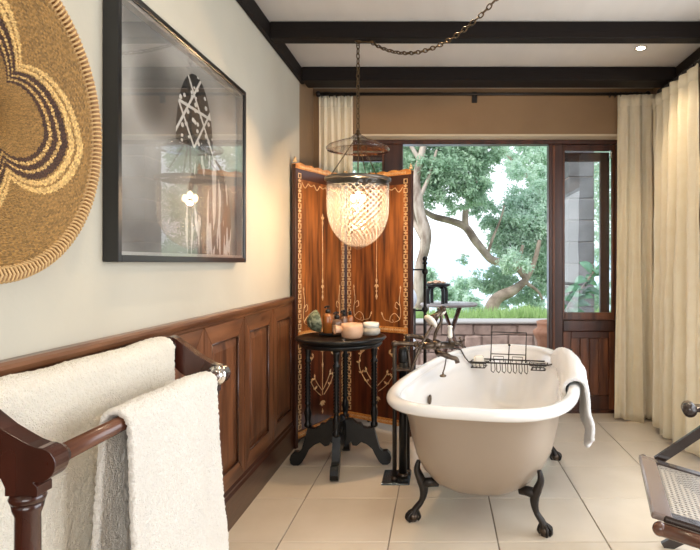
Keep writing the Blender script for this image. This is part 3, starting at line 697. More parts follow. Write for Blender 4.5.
    put(b, 'scroll_inlay', M['inlay'], kind='stuff')
    return root
screen_leaf(A, Bf, False); screen_leaf(Bf, Cc, True)
for z in (.3, 1.0, 1.7): MB().tube([(0,-.012,z),(0,-.012,z+.08)], .008, 8).build('hinge', M['brass'], scr)

# ------------------------------------------------------------------ round black table
TC = Vector((-.63, 3.72, 0)); TH = .82
r = empty('round_side_table', TC, 'round black carved table on four scrolled feet before the screen', 'table')
MB().lathe([(.0001,TH-.012),(.262,TH-.012),(.266,TH-.006),(.272,TH-.003),(.284,TH-.006),(.288,TH-.014),(.280,TH-.024),(.268,TH-.030),(.262,TH-.040),(.0001,TH-.040)], n=56).build('top', M['black'], r)
MB().lathe([(.20,TH-.040),(.258,TH-.040),(.262,TH-.05),(.25,TH-.065),(.20,TH-.07)], n=48).build('apron', M['black'], r)
yaw = math.radians(2)
for k in range(4):
    a = yaw + k*PI/2; ca, sa = math.cos(a), math.sin(a)
    cpt = (ca*.21, sa*.21, 0)
    prof = [(.016,.235),(.024,.245),(.024,.26),(.016,.27),(.020,.30),(.024,.33),(.016,.36),(.013,.375),(.02,.385),(.02,.395),(.014,.405)]
    z = .405
    while z < .64: prof += [(.021,z+.008),(.0145,z+.018)]; z += .02
    prof += [(.022,.65),(.022,.665),(.014,.675),(.018,.70),(.021,.73),(.024,TH-.07)]
    MB().lathe(prof, cpt, 14).build('column', M['black'], r)
    # scrolled foot as a profile in the radial plane
    P = [(.0,.25),(.035,.285),(.07,.29),(.085,.275),(.10,.262),(.125,.262),(.14,.24),(.165,.23),(.195,.236),(.225,.236),(.235,.20),(.25,.15),(.265,.10),(.285,.085),(.318,.085),(.338,.065),(.345,.04),(.338,.012),(.318,0),(.285,0),(.262,.018),(.235,.06),(.20,.10),(.165,.13),(.13,.145),(.10,.12),(.075,.125),(.065,.15),(.035,.12),(0,.13)]
    P = [(x*.93 if x > .2 else x, z_) for x, z_ in P]
    MB().prism(P, lambda p: (ca*p[0]-sa*-.024, sa*p[0]+ca*-.024, p[1]), lambda p: (ca*p[0]-sa*.024, sa*p[0]+ca*.024, p[1])).build('foot', M['black'], r)
MB().lathe([(.0001,.11),(.03,.13),(.045,.18),(.04,.27),(.02,.30),(.0001,.32)], n=20).build('hub', M['black'], r)

def onT(x, y_base, dy=0):
    Y = .46*F/(y_base-263); return Vector(((x-440)/F*Y, Y, TH))
# tray
tp = onT(332, 334.2); r = empty('tray', (tp.x, tp.y, TH-.003), 'small square black tray under the bottles on the round table', 'tray')
MB().box(-.075,.085,-.05,.05,0,.006,.002).build('base', M['black'], r)
b = MB()
for q in ((-.075,.085,-.05,-.045),(-.075,.085,.045,.05),(-.075,-.07,-.045,.045),(.08,.085,-.045,.045)): b.box(q[0],q[1],q[2],q[3],.006,.013)
b.build('rim', M['black'], r)
def bottle(x, yb, rad, hb, hc, m, lab, lb=None, pump=True):
    p = onT(x, yb); r = empty('pump_bottle', (p.x, p.y, TH+.004), lab, 'bottle', 'toiletry bottles on the round table')
    MB().lathe([(.0001,0),(rad*.92,0),(rad,.006),(rad,hb*.78),(rad*.9,hb*.86),(rad*.42,hb*.95),(rad*.36,hb)], n=20).build('body', m, r)
    MB().lathe([(rad*.5,hb-.004),(rad*.5,hb+.016),(rad*.34,hb+.02),(.004,hb+.022),(.004,hb+hc)], n=14).build('cap', M['cap'], r)
    if pump: 
        MB().tube([(0,0,hb+hc),(-.012,-.018,hb+hc+.002),(-.016,-.026,hb+hc-.006)], .0055, 8).build('nozzle', M['cap'], r)
        MB().lathe([(.0001,hb+hc-.004),(.012,hb+hc-.004),(.012,hb+hc+.008),(.0001,hb+hc+.010)], n=12).build('pump_head', M['cap'], r)
    if lb: 
        b = MB(); b.grid(lambda u, v: ((rad+.0008)*math.cos(-PI/2-.9+1.8*u), (rad+.0008)*math.sin(-PI/2-.9+1.8*u), hb*(.2+.42*v)), 10, 1); b.build('label_paper', lb, r)
bottle(328, 333.5, .034, .135, .035, M['amber'], 'tall amber bottle with a black pump, leftmost of the bottles')
bottle(337, 335.2, .032, .105, .033, M['brownglass'], 'dark brown pump bottle with a label, in the middle of the bottles', M['label'])
bottle(344, 333.2, .026, .115, .025, M['brownglass'], 'brown pump bottle behind the peach pot spout', None)
bottle(350, 332.8, .022, .12, .02, M['amber'], 'slim bottle with black cap behind the peach pot', None, False)
# leaning bowl
p = onT(316, 333.5); r = empty('leaning_dish', (p.x, p.y, TH), 'green speckled ceramic dish propped on edge at the left of the bottles', 'dish')
mt = Matrix.Translation((0.0,0,.078+.0)) @ Matrix.Rotation(-.35,4,'Y') @ Matrix.Rotation(-.6,4,'Z') @ Matrix.Rotation(-PI/2,4,'Y')
mt = Matrix.Translation((-.01,0,.078)) @ Matrix.Rotation(.55,4,'Z') @ Matrix.Rotation(PI/2-.15,4,'Y')
MB().lathe([(.0001,-.035),(.035,-.035),(.055,-.022),(.070,.005),(.074,.022),(.069,.022),(.062,.004),(.045,-.016),(.0001,-.022)], n=28, mtx=mt).build('bowl', M['celadon'], r)
MB().lathe([(.0001,-.042),(.03,-.042),(.034,-.034),(.0001,-.034)], n=20, mtx=mt).build('foot_ring', M['celadon'], r)
# peach pot
p = onT(352, 337.6); r = empty('ceramic_pot', (p.x, p.y, TH-.003), 'peach ceramic pot with a stubby hollow handle at the table front', 'pot')
MB().lathe([(.0001,0),(.05,0),(.062,.01),(.070,.04),(.068,.07),(.064,.09),(.059,.09),(.062,.065),(.060,.03),(.045,.01),(.0001,.008)], n=30).build('body', M['peach'], r)
mt = Matrix.Translation((-.06,-.025,.055)) @ Matrix.Rotation(.45,4,'Z') @ Matrix.Rotation(-PI/2+.1,4,'Y')
MB().lathe([(.020,-.01),(.023,.03),(.028,.038),(.028,.044),(.019,.044),(.014,.0)], n=18, mtx=mt).build('handle', M['peach'], r, 'stubby hollow handle')
p = onT(371, 334.6); r = empty('grey_bowl', (p.x, p.y, TH-.003), 'low grey glazed lidded bowl behind the peach pot', 'bowl')
MB().lathe([(.0001,0),(.045,0),(.058,.012),(.060,.035),(.050,.048),(.0001,.050)], n=28).build('body', M['greyglaze'], r)
MB().lathe([(.046,.048),(.052,.053),(.052,.078),(.048,.082),(.044,.078),(.044,.06),(.0001,.058)], n=28).build('rim', M['porcelain'], r, 'cream upright rim')
p = onT(343.5, 340.2); r = empty('pebble_dish', (p.x, p.y, TH-.008), 'tiny dark round pebble at the front of the round table', 'pebble')
r2 = MB().ball((0,0,.009), .013, 10, .7).build('pebble', M['cap'], r)

# ------------------------------------------------------------------ pendant lantern
LY = 3.51; LX = (358-440)/F*LY
zh = zb
r = empty('pendant_lantern', (LX, LY, zh), 'cut-glass bell jar lantern hanging by a chain over the screen', 'lamp')
def zpx(y): return H-(y-263)/F*LY-zh
def chain(b, pts, pitch=.030, R=.013, wr=.0036):
    S = [Vector(p) for p in pts]; L_ = [0]
    for a, c in zip(S, S[1:]): L_.append(L_[-1]+(c-a).length)
    n = int(L_[-1]/pitch)
    for i in range(n):
        s_ = (i+.5)*pitch; j = next(k for k in range(len(L_)-1) if L_[k+1] >= s_); t = (s_-L_[j])/(L_[j+1]-L_[j]); c = S[j].lerp(S[j+1], t); d = (S[j+1]-S[j]).normalized()
        n1 = d.orthogonal().normalized(); n1 = Matrix.Rotation(i*PI/2, 3, d) @ n1
        h_ = pitch*.62; ring = []
        for k in range(10):
            a = 2*PI*k/10; ring.append(c+d*h_*math.cos(a)+n1*R*math.sin(a)*.75)
        b.tube(ring, wr, 5, closed=True)
b = MB(); chain(b, [(0,0,-.015),(0,0,zpx(130))]); b.build('chain', M['brass'], r)
sw = []; ax = (372-358)/F*LY
P3 = [Vector((ax, 0, -.01))]
hook2 = Vector((.36-LX, 2.67-LY, -.0))
for k in range(1, 25):
    t = k/24; q = P3[0].lerp(hook2, t); q = Vector((q.x, q.y, q.z - .30*4*t*(1-t)*.62)); P3.append(q)
b = MB(); chain(b, P3); b.build('swag_chain', M['brass'], r)
b = MB(); b.lathe([(.02,0),(.02,-.004),(.006,-.008)], n=16); b.tube([(0,0,-.006),(.008,0,-.012),(.008,0,-.020),(0,0,-.026),(-.008,0,-.02)], .003, 6)
b.tube([(0,0,-.008),(ax*.5,0,-.002),(ax,0,-.008)], .004, 6); b.lathe([(.014,0),(.014,-.004),(.005,-.008)], (ax,0,0), 16); b.build('hook', M['brass'], r)
MB().lathe([(.016,.0),(.016,-.004),(.005,-.008),(.005,-.012)], hook2, 16).build('ceiling_hook', M['brass'], r)
zt, zbm = zpx(134), zpx(152)
MB().lathe([(.012,zt),(.030,zt-.008),(.06,zt-.030),(.12,zt-.05),(.175,zt-.072),(.19,zt-.088),(.185,zt-.10),(.14,zt-.094),(.09,zt-.09)], n=48).build('smoke_bell', M['bell_glass'], r, 'shallow clear glass smoke cover')
MB().lathe([(.004,zt+.03),(.012,zt+.02),(.012,zt+.005),(.02,zt),(.02,zt-.004),(.004,zt-.012)], n=16).build('stem_cap', M['brass'], r)
zj, zk = zpx(180), zpx(249); RJ = .187
prof = []
for i in range(29):
    t = i/28; q = t*(zj-zk); rr = RJ*max(0,1-((t-.36)/.64)**2.3)**.56 if t > .36 else RJ*(1-.0*t)
    prof.append((max(rr,.004), zj-q*.985 if t < .97 else zj-q*.985-(t-.97)*.35))
def jar():
    me = bpy.data.meshes.new('jar'); n = 72; V = []; Fc = []; 
    for rr, z in prof:
        for k in range(n): a = 2*PI*k/n; V.append((rr*math.cos(a), rr*math.sin(a), z))
    for i in range(len(prof)-1):
        for k in range(n): Fc.append((i*n+k, i*n+(k+1)%n, (i+1)*n+(k+1)%n, (i+1)*n+k))
    me.from_pydata(V, [], Fc); uv = me.uv_layers.new(name='UVMap')
    for p in me.polygons:
        k = p.index % n; i = p.index//n; co = [(k/n, i/28), ((k+1)/n, i/28), ((k+1)/n, (i+1)/28), (k/n, (i+1)/28)]
        for li, c in zip(p.loop_indices, co): uv.data[li].uv = c
    me.polygons.foreach_set('use_smooth', [True]*len(me.polygons)); me.materials.append(M['cut_glass'])
    o = bpy.data.objects.new('jar', me); COL.objects.link(o); o.parent = r; o['label'] = 'diamond-cut clear glass bell jar'
jar()
MB().lathe([(RJ+.001,zj-.008),(RJ+.012,zj-.005),(RJ+.012,zj+.010),(RJ+.002,zj+.014),(RJ-.004,zj+.010),(RJ-.004,zj-.008),(RJ+.001,zj-.008)], n=56).build('rim_band', M['rim_iron'], r, 'dark metal rim band')
for k in range(3):
    a = .9+k*2*PI/3; e = Vector((RJ*math.cos(a), RJ*math.sin(a), zj+.008)); b = MB(); chain(b, [e, (0.01*math.cos(a),0.01*math.sin(a),zt-.02)], .02, .004, .0016); b.build('hanger_chain', M['brass'], r)
    MB().ball(e, .008, 8).build('lug', M['brass'], r)
b = MB(); b.tube([(0,0,zt-.01),(0,0,zj-.02)], .004, 8); b.lathe([(.012,zj-.06),(.018,zj-.05),(.018,zj-.02),(.006,zj-.01)], n=16); b.build('lamp_holder', M['brass'], r)
for dx, dz in ((.0,.0),(.03,-.02),(-.03,-.02)): MB().ball((dx,0,zj-.09+dz), .016, 12, 1.5).build('bulb', M['bulb'], r)
pl_ = bpy.data.lights.new('lantern_light', 'POINT'); pl_.energy = 28; pl_.color = (1,.66,.36); pl_.shadow_soft_size = .012
po = bpy.data.objects.new('lantern_light', pl_); po.location = (LX, LY, zh+zj-.14); COL.objects.link(po)

# ------------------------------------------------------------------ bath tub
TO = Vector((.31, 3.35, 0)); ang = math.atan2(.24, .97)   # axis leans to the right
tub = empty('bathtub', TO, 'freestanding roll-top bath, white inside and taupe outside, on iron claw feet', 'bathtub', rz=-ang)
LT = .935; VC = .085
def rimh(v): return .648+.032*sstep(-.85, 1, v)
def outline(t, inset=0, su=1, sv=1):
    c, s_ = math.cos(t), math.sin(t); n = 2.4 if c > 0 else 3.3
    vn = math.copysign(abs(c)**(2/n), c); W = .47-.05*vn
    u = math.copysign(abs(s_)**(2/n), s_)*W
    return u*su, VC+vn*LT*sv
def tubsurf(profile, N=96):
    # profile rows: (du, dz_from_rim or absolute flag, su, sv)
    V = []; Fc = []
    for (su, sv, z, mode) in profile:
        for k in range(N):
            t = 2*PI*k/N; u, v = outline(t, 0, su, sv); zz = rimh(VC+(v-VC)/sv)+z if mode == 'r' else lerp(z, z, 0)
            if mode == 'm': zz = z + (rimh(VC+(v-VC)/max(sv,.01))-.648)*(z/.62)
            V.append((u, v, zz))
    for i in range(len(profile)-1):
        for k in range(N): Fc.append((i*N+k, i*N+(k+1)%N, (i+1)*N+(k+1)%N, (i+1)*N+k))
    return V, Fc
# roll rim
R_ = []
for k in range(15):
    a = -PI*.25 + k/14*(PI*1.55); R_.append((1-.030/.46*(1-math.cos(PI-a))*1.0 - .0, a))
rim = []
for k in range(17):
    a = lerp(-PI*.42, PI*1.12, k/16); du = -.030+.030*math.cos(a); dz = -.028+.028*math.sin(a)
    rim.append((1+du/.46, 1+du/.935, dz, 'r'))
def pr(ins, z, mode, sv=None): return (1-ins/.46, (1-ins/.935) if sv is None else sv, z, mode)
inner = [pr(.066,-.05,'r'),pr(.090,-.075,'r',.913),pr(.104,-.11,'r',.898),pr(.112,.48,'m',.884),pr(.124,.42,'m',.865),pr(.145,.35,'m',.835),pr(.18,.295,'m',.795),pr(.23,.25,'m',.74),pr(.30,.218,'m',.66),pr(.38,.205,'m',.52),pr(.455,.20,'m',.36)]
V, Fc = tubsurf(rim+inner); b = MB(); b.add(V, Fc, True); 
o = b.build('basin', M['enamel'], tub, 'glossy white enamel inside and rolled rim')
outer = [pr(.050,-.048,'r'),pr(.075,-.066,'r',.93),pr(.088,-.10,'r',.915),pr(.098,.50,'m',.90),pr(.110,.42,'m',.88),pr(.128,.34,'m',.855),pr(.158,.27,'m',.82),pr(.205,.21,'m',.77),pr(.265,.168,'m',.70),pr(.335,.143,'m',.60),pr(.40,.133,'m',.48),pr(.455,.13,'m',.36)]
V, Fc = tubsurf(outer); b = MB(); b.add(V, Fc, True); b.build('shell', M['taupe'], tub, 'taupe painted outside')
for sv in (-1, 1):
    for su in (-1, 1):
        b = MB(); D = Vector((su*.86, sv*.30, 0)).normalized()
        base = Vector((su*.315, sv*.54, 0))
        def q(out, z): return base+D*out+Vector((0,0,z))
        pts = spline([q(-.020,.300),q(-.012,.255),q(-.030,.205),q(-.045,.155),q(-.035,.10),q(-.005,.06),q(.005,.035)], 5)
        rs = [interp([(0,.012),(5,.020),(10,.026),(15,.026),(20,.017),(25,.019),(30,.025)], i) for i in range(len(pts))]
        b.tube(pts, rs, 12, flat=.85)
        b.tube([q(-.04,.185), q(-.08,.19), q(-.12,.185)], [.026,.024,.02], 10)
        b.build('leg', M['iron'], tub, 'dark iron cabriole leg')
        b = MB(); b.ball(q(.008,.024), .027, 14, .9); b.lathe([(.018,0),(.02,.006)], q(.008,0), 14); b.build('ball', M['bronze'], tub)
        b = MB()
        for a in (-.8, 0, .8, PI):
            d2 = Matrix.Rotation(a, 3, 'Z') @ D; c = q(.008,.024)
            b.tube(spline([q(-.003,.055)+d2*.008, c+d2*.028+Vector((0,0,.012)), c+d2*.034+Vector((0,0,-.006)), c+d2*.024+Vector((0,0,-.022))],4), [.008]*6+[.007]*4+[.006]*3, 7)
        b.build('claw', M['iron'], tub)
# overflow + waste
def tubw(u, v, z): return (u, v, z)
b = MB(); mt = Matrix.Rotation(PI/2, 4, 'Y'); b.lathe([(.028,0),(.028,.006),(.02,.010),(.0001,.012)], (-.357,-.10,.50), 18, mt); b.build('overflow', M['bronze'], tub, 'round bronze overflow')
MB().lathe([(.03,0),(.03,.003),(.012,.002)], (0,-.05,.206), 18).build('waste', M['bronze'], tub)
MB().tube([(0,-.05,.13),(0,-.05,.0)], .022, 14).build('waste_pipe', M['iron'], tub)

# ------------------------------------------------------------------ taps
FY = 3.47
r = empty('bath_tap', (-.22, FY, 0), 'old bronze telephone-style bath tap on tall floor standpipes left of the bath', 'tap')
def fx(x, y, dY=0): p = px(x, y, FY+dY); return Vector((p.x+.22, dY, p.z))
MB().box(-.12,.045,-.11,.12,0,.010,.003).build('floor_plate', M['plate'], r, 'blue-grey steel floor plate')
zt = fx(0,344).z
MB().tube([(-.045,-.06,.01),(-.045,-.06,zt)], .013, 14).build('riser', M['iron'], r)
MB().tube([(.025,.06,.01),(.025,.06,zt+.02)], .013, 14).build('riser', M['iron'], r)
MB().tube([(.0,.0,.01),(.0,.0,zt-.10)], .024, 16).build('waste_riser', M['black'], r, 'thick black riser')
for (x, y, rr) in ((-.045,-.06,.02),(.025,.06,.02),(0,0,.032)):
    MB().lathe([(rr,.01),(rr,.03),(rr*.75,.036)], (x,y,0), 16).build('collar', M['bronze'], r)
b = MB(); b.box(-.065,.045,-.07,.075,fx(0,368).z-.008,fx(0,368).z+.006,.004); b.build('bracket', M['bronze'], r)
MB().lathe([(.024,zt-.11),(.027,zt-.10),(.027,zt-.03),(.02,zt-.02)], n=16).build('riser_cap', M['black'], r)
b = MB(); y0 = -.06
b.tube(spline([(-.045,-.06,zt-.01),(-.045,-.06,zt+.005),(-.03,-.06,zt+.012),(.08,-.055,zt+.006),(.14,-.02,zt)],5), .013, 12); b.build('inlet', M['bronze'], r)
b = MB(); b.tube(spline([(.025,.06,zt),(.025,.06,zt+.03),(.04,.06,zt+.04),(.11,.055,zt+.03),(.17,.03,zt+.006)],5), .013, 12); b.build('inlet', M['bronze'], r)
for p in ((-.045,-.06,zt+.01),(.08,-.055,zt+.006),(.025,.06,zt+.035)): MB().ball(p, .019, 12).build('union_nut', M['bronze'], r)
b = MB(); b.tube([(.10,-.05,zt-.004),(.30,.04,zt-.01)], .022, 14); b.ball((.20,-.005,zt-.006), .034, 14); b.build('mixer_body', M['bronze'], r)
for p, d in (((.10,-.06,zt),(-.0,-.05,.0)),((.30,.04,zt),(.05,.03,.0))):
    p = Vector(p); d = Vector(d); b = MB(); b.tube([p, p+d], .012, 10)
    c = p+d; 
    for k in range(4):
        a = k*PI/2+.5; e = c+Vector((.03*math.cos(a)*.6,.03*math.cos(a)*.3,.03*math.sin(a))); b.tube([c,e],.005,8); b.ball(e,.008,8)
    b.build('cross_handle', M['bronze'], r)
b = MB(); b.tube(spline([(.20,-.01,zt-.02),(.21,-.03,zt-.055),fx(440,353,-.06),fx(450,357,-.07),fx(456,359,-.07),fx(457.5,363,-.07)],6), [.017]*18+[.014]*13, 12)
b.build('spout', M['bronze'], r)
p = fx(450,344,-.0); b = MB(); b.tube([p, p+Vector((0,0,.05))], .008, 8); b.build('lever_stem', M['bronze'], r)
p = fx(450,338); MB().lathe([(.010,0),(.016,.008),(.013,.06),(.017,.068),(.012,.074),(.0001,.075)], p, 14).build('lever_handle', M['porcelain'], r, 'white porcelain lever handle')
# cradle and hand shower
b = MB(); c0 = fx(434,342); b.tube(spline([c0, fx(436,332), fx(441,322), fx(441,314), fx(438,308)],5), .010, 10); b.tube(spline([fx(438,316),fx(434,320),fx(431,325)],4), .008, 8); b.build('cradle', M['bronze'], r)
b = MB(); c = fx(431,321,-.05); c2 = fx(443,309,-.01); b.tube([c2, c2.lerp(c,.5), c.lerp(c2,.15)], [.015,.018,.030], 14); b.ball(c2,.02,12); b.build('shower_neck', M['bronze'], r)
d = (c-c2).normalized(); qt = Vector((0,0,1)).rotation_difference(d).to_matrix().to_4x4()
b = MB(); b.lathe([(.02,-.02),(.042,-.008),(.048,.004),(.046,.010),(.036,.014),(.0001,.016)], c, 22, qt); b.build('shower_rose', M['porcelain'], r, 'hand shower with pale face')
b = MB(); cc = fx(442,311,0); b.ball(cc, .024, 14); b.build('porcelain_knob', M['porcelain'], r)
b = MB(); b.tube(spline([fx(433,325,-.06),fx(424,340,-.09),fx(416,358,-.11),fx(411,372,-.11),fx(412,392,-.08),fx(414,420,-.04),fx(411,380,-.0),fx(408,350,.0)],8), .009, 9); b.build('hose', M['bronze'], r)
# plug and chain (hangs on the tub)
b = MB(); b.ball((0,0,0),.001)
r2 = empty('bath_plug', px(443,376,3.30), 'round bronze plug hanging on a bead chain inside the bath', 'plug')
MB().lathe([(.018,-.004),(.020,0),(.018,.006),(.006,.010),(.005,.02)], n=16).build('stopper', M['bronze'], r2)
b = MB(); p0 = Vector((0,0,.02)); p1 = px(447,352,3.42)-px(443,376,3.30)
for k in range(22):
    t = k/21; q = p0.lerp(p1, t)+Vector((0.0,0,-.02*math.sin(PI*t))); b.ball(q, .0042, 6)
b.build('bead_chain', M['bronze'], r2)

# ------------------------------------------------------------------ bath rack
VR = .70; zr_ = rimh(VR)+.006
r = empty('bath_rack', Vector(TO)+Matrix.Rotation(-ang,3,'Z')@Vector((0,VR,zr_)), 'dark wire bath rack with a book rest across the far end of the bath', 'bath rack', rz=-ang)
wr = .0052
for s_ in (-1, 1):
    yy = s_*.075
    pts = [(-.405,yy,.002),(-.36,yy,.004),(-.325,yy,-.004),(-.30,yy,-.05),(-.27,yy,-.085),(.27,yy,-.085),(.30,yy,-.075),(.325,yy,-.01),(.36,yy,.006),(.42,yy,.004)]
    MB().tube(pts, wr, 8).build('side_rail', M['iron'], r)
for x, z in ((-.405,.002),(.42,.004)): MB().tube([(x,-.075,z),(x,.075,z)], wr, 8).build('end_bar', M['chrome'] if x > 0 else M['iron'], r)
for x in (-.26,-.14,.14,.26): MB().tube([(x,-.075,-.085),(x,.075,-.085)], .004, 6).build('crossbar', M['iron'], r)
b = MB(); x0, x1, zt2 = -.125, .115, .115
b.tube([(x0,-.03,-.085),(x0,.02,zt2),(x1,.02,zt2),(x1,-.03,-.085)], .0045, 8); b.tube([(x0,-.03,-.03),(x1,-.03,-.03)], .0035, 6); b.tube([(0,-.05,-.085),(0,0,.03)], .0045, 6)
b.tube([(x0,0,.03),(x1,0,.03)], .0001, 4)
for xs in (-.07,.06): b.tube([(xs-.035,-.04,-.08),(xs-.035,-.035,-.045),(xs+.035,-.035,-.045),(xs+.035,-.04,-.08)], .003, 6)
b.ball((0,0,.03), .009); b.build('book_rest', M['iron'], r)
b = MB()
for k in range(7):
    x = -.115+k*.038; b.tube([(x,-.075,-.085),(x,-.07,-.14),(x+.012,-.05,-.155),(x+.012,.03,-.15),(x,.075,-.085)], .003, 6)
b.build('sponge_grid', M['iron'], r)
for xs in (-.21,.20):
    b = MB()
    for zz, e in ((-.095,.0),(-.125,.008)): b.tube([(xs-.055+e,-.06,zz),(xs+.055-e,-.06,zz),(xs+.055-e,.05,zz),(xs-.055+e,.05,zz)], .0035, 6, closed=True)
    for xx in (-.04,-.013,.013,.04): b.tube([(xs+xx,-.06,-.095),(xs+xx,-.055,-.125),(xs+xx,.045,-.125),(xs+xx,.05,-.095)], .0025, 5)
    b.build('soap_basket', M['iron'], r)
rw = Vector(TO)+Matrix.Rotation(-ang,3,'Z')@Vector((-.21,VR-.01,zr_-.122))
o = MB().box(-.035,.035,-.02,.02,0,.075,.012).build('soap_bar', M['porcelain']); o.location = rw; o.rotation_euler = (0,0,-ang+.2); tag(o, 'cream soap bar standing in the left basket of the bath rack', 'soap')

# ------------------------------------------------------------------ towels
def terry(o, strength=.009):
    md = o.modifiers.new('sub', 'SUBSURF'); md.levels = 1; md.render_levels = 2
    tx = bpy.data.textures.new('terry', 'CLOUDS'); tx.noise_scale = .009
    d = o.modifiers.new('nap', 'DISPLACE'); d.texture = tx; d.strength = strength; d.mid_level = .5; d.texture_coords = 'LOCAL'
    return o
def towel_over_rail(name, label, X, Z, y0, y1, back, front, r=.034, seed=0, swell=.02, m=None, flare=.0, thick=.012):
    # cross-section: up from the back, over the rail, down the front
    def fn(u, v):
        y = lerp(y0, y1, u); nb = .3
        if v < .35: t = v/.35; x = X-r; z = lerp(Z-back, Z, t); hang = 1-t; side = -1
        elif v < .5: t = (v-.35)/.15; a = PI-PI*t; x = X+r*math.cos(a); z = Z+r*math.sin(a); hang = 0; side = 0
        else: t = (v-.5)/.5; x = X+r; z = lerp(Z, Z-front, t); hang = t; side = 1
        fold = swell*(hang*.9+.10)*(.55*math.sin(y*17+seed)+.35*math.sin(y*31+seed*2+z*3)+.6*noise.noise(Vector((y*5, z*2.5, seed))))
        x += side*abs(flare)*hang+fold*(1 if side >= 0 else .4)+ .006*noise.noise(Vector((y*9,z*7,seed+3)))
        z += .008*noise.noise(Vector((y*8, v*4, seed+9)))*(1-hang*.3)
        y += .018*hang*math.sin(z*9+seed)*(1 if u > .5 else -1)*abs(2*u-1)**3 + flare*hang*(.6 if u > .5 else -.3)*abs(2*u-1)**2
        return (x, y, z)
    base = (X, (y0+y1)/2, Z); root = empty(name, base, label, 'towel')
    o = MB().grid(fn, int((y1-y0)/.014), 90).build('towel_cloth', m or M['towel']); o.parent = root; o.matrix_parent_inverse = Matrix.Translation(tuple(-c for c in base)); solid(o, thick); 
    o.modifiers['solid'].use_even_offset = False
    terry(o)
    return root
RX, RZ = -.955, .985; FX, FZ = -.785, .885
RY0, RY1 = 1.162, 2.075
towel_over_rail('bath_towel', 'large cream terry towel over the rear rail of the rack, nearest the wall', RX+.002, RZ-.002, 1.0+.195, 2.02, .70, .93, r=.036, seed=1.3, swell=.040, thick=.016, m=M['towel_c'])
towel_over_rail('hand_towel', 'smaller white terry towel over the front rail of the rack', FX+.002, FZ-.002, 1.41, 1.95, .62, .72, r=.034, seed=4.1, swell=.034, flare=.035, thick=.018)
# towel rack
r = empty('towel_rack', (-.845, RY0, 0), 'mahogany floor-standing towel rack with curved end brackets by the wall', 'towel rack')
def arc(cx, cz, rad, a0, a1, n=8): return [(cx+rad*math.cos(math.radians(lerp(a0,a1,i/n))), cz+rad*math.sin(math.radians(lerp(a0,a1,i/n)))) for i in range(n+1)]
poly = arc(RX, RZ, .036, 70, 250, 10)+[(-.945,.925),(-.915,.895),(-.88,.872),(-.858,.858),(-.850,.840),(-.850,.824),(-.786,.824),(-.786,.842),(-.794,.850)]+arc(FX, FZ, .034, -105, 92, 12)+[(-.805,.926),(-.830,.940),(-.855,.955),(-.88,.975),(-.905,.995),(-.93,1.013)]
for yy in (RY0-.0, RY1):
    o = MB().prism([(x+.845, z) for x, z in poly], lambda p: (p[0], yy-RY0-.022, p[1]), lambda p: (p[0], yy-RY0+.022, p[1])).build('end_bracket', M['mahogany'], r)
    md = o.modifiers.new('bev', 'BEVEL'); md.width = .004; md.segments = 2; md.limit_method = 'ANGLE'
    cy = yy-RY0
    MB().lathe([(.030,.806),(.033,.815),(.030,.824)], (.025,cy,0), 20).build('collar', M['mahogany'], r)
    MB().lathe([(.022,.06),(.024,.12),(.020,.14),(.023,.18),(.024,.5),(.0225,.78),(.027,.792),(.029,.806)], (.025,cy,0), 20).build('post', M['mahogany'], r)
    MB().box(-.12,.17,cy-.024,cy+.024,.0,.06,.01).build('foot', M['mahogany'], r)
for (x, z, nm) in ((RX+.845, RZ, 'rear_rail'), (FX+.845, FZ, 'front_rail'), (.025, .25, 'lower_rail')):
    MB().tube([(x, .01, z), (x, RY1-RY0-.01, z)], .019 if nm != 'lower_rail' else .014, 16).build(nm, M['rail_wood'], r)
for (x, z) in ((RX+.845, RZ), (FX+.845, FZ)):
    for cy in (.034, RY1-RY0-.034, ):
        b = MB(); b.tube([(x, cy-.010, z), (x, cy+.010, z)], .0235, 18); b.build('ferrule', M['chrome'] if cy > .5 else M['mahogany'], r)
b = MB()
b.tube([(FX+.845, RY1-RY0-.023, FZ), (FX+.845, RY1-RY0-.030, FZ)], .034, 24); b.build('end_ring', M['chrome'], r, 'bright metal ring')

# towel on the bath: draped over the right rim
def tubp(u, v, z): return Vector(TO)+Matrix.Rotation(-ang,3,'Z')@Vector((u,v,z))
def rimu(v):
    vn = (v-VC)/LT; n = 2.4 if vn > 0 else 3.3; return (.47-.05*vn)*(1-abs(vn)**n)**(1/n)
def tw(u, v):
    s_ = lerp(-.26, .66, u); ru = rimu(s_); rz = rimh(s_); g = .014
    ell = interp([(0,.27),(.2,.36),(.45,.38),(.75,.22),(1,.10)], u); inn = lerp(.05,.11,u)
    # path: inside -> over -> outside
    if v < .25: t = v/.25; p = (ru-.060-g-.012*(1-t), rz-.030-inn*(1-t)); 
    elif v < .55:
        t = (v-.25)/.3; a = PI*(1-t); p = (ru-.030+(.030+g)*math.cos(a), rz-.030+(.030+g)*math.sin(a))
    else:
        t = (v-.55)/.45; p = (ru+g+.004*t, rz-.030-ell*t)
    hang = max(0, (v-.55)/.45)
    o_ = .034*abs(math.sin(s_*8+.9))*hang**.7+.010*noise.noise(Vector((s_*8, v*5, 2)))+.01*noise.noise(Vector((s_*3, v*8, 7)))
    s2 = s_+.06*hang*(.5-u)
    q = tubp(p[0]+o_+.006, s2, p[1]+.006+.008*noise.noise(Vector((s_*10,v*3,5)))*(v<.6)); return q
root = empty('draped_towel', tubp(.46,.2,rimh(.2)), 'white towel draped over the right rim of the bath', 'towel')
o = MB().grid(tw, 50, 44).build('towel_cloth', M['towel_w']); o.parent = root; o.matrix_parent_inverse = Matrix.Translation(-root.location); solid(o, .022, 1); terry(o, .007)
# make sure the cloth thickens away from the bath

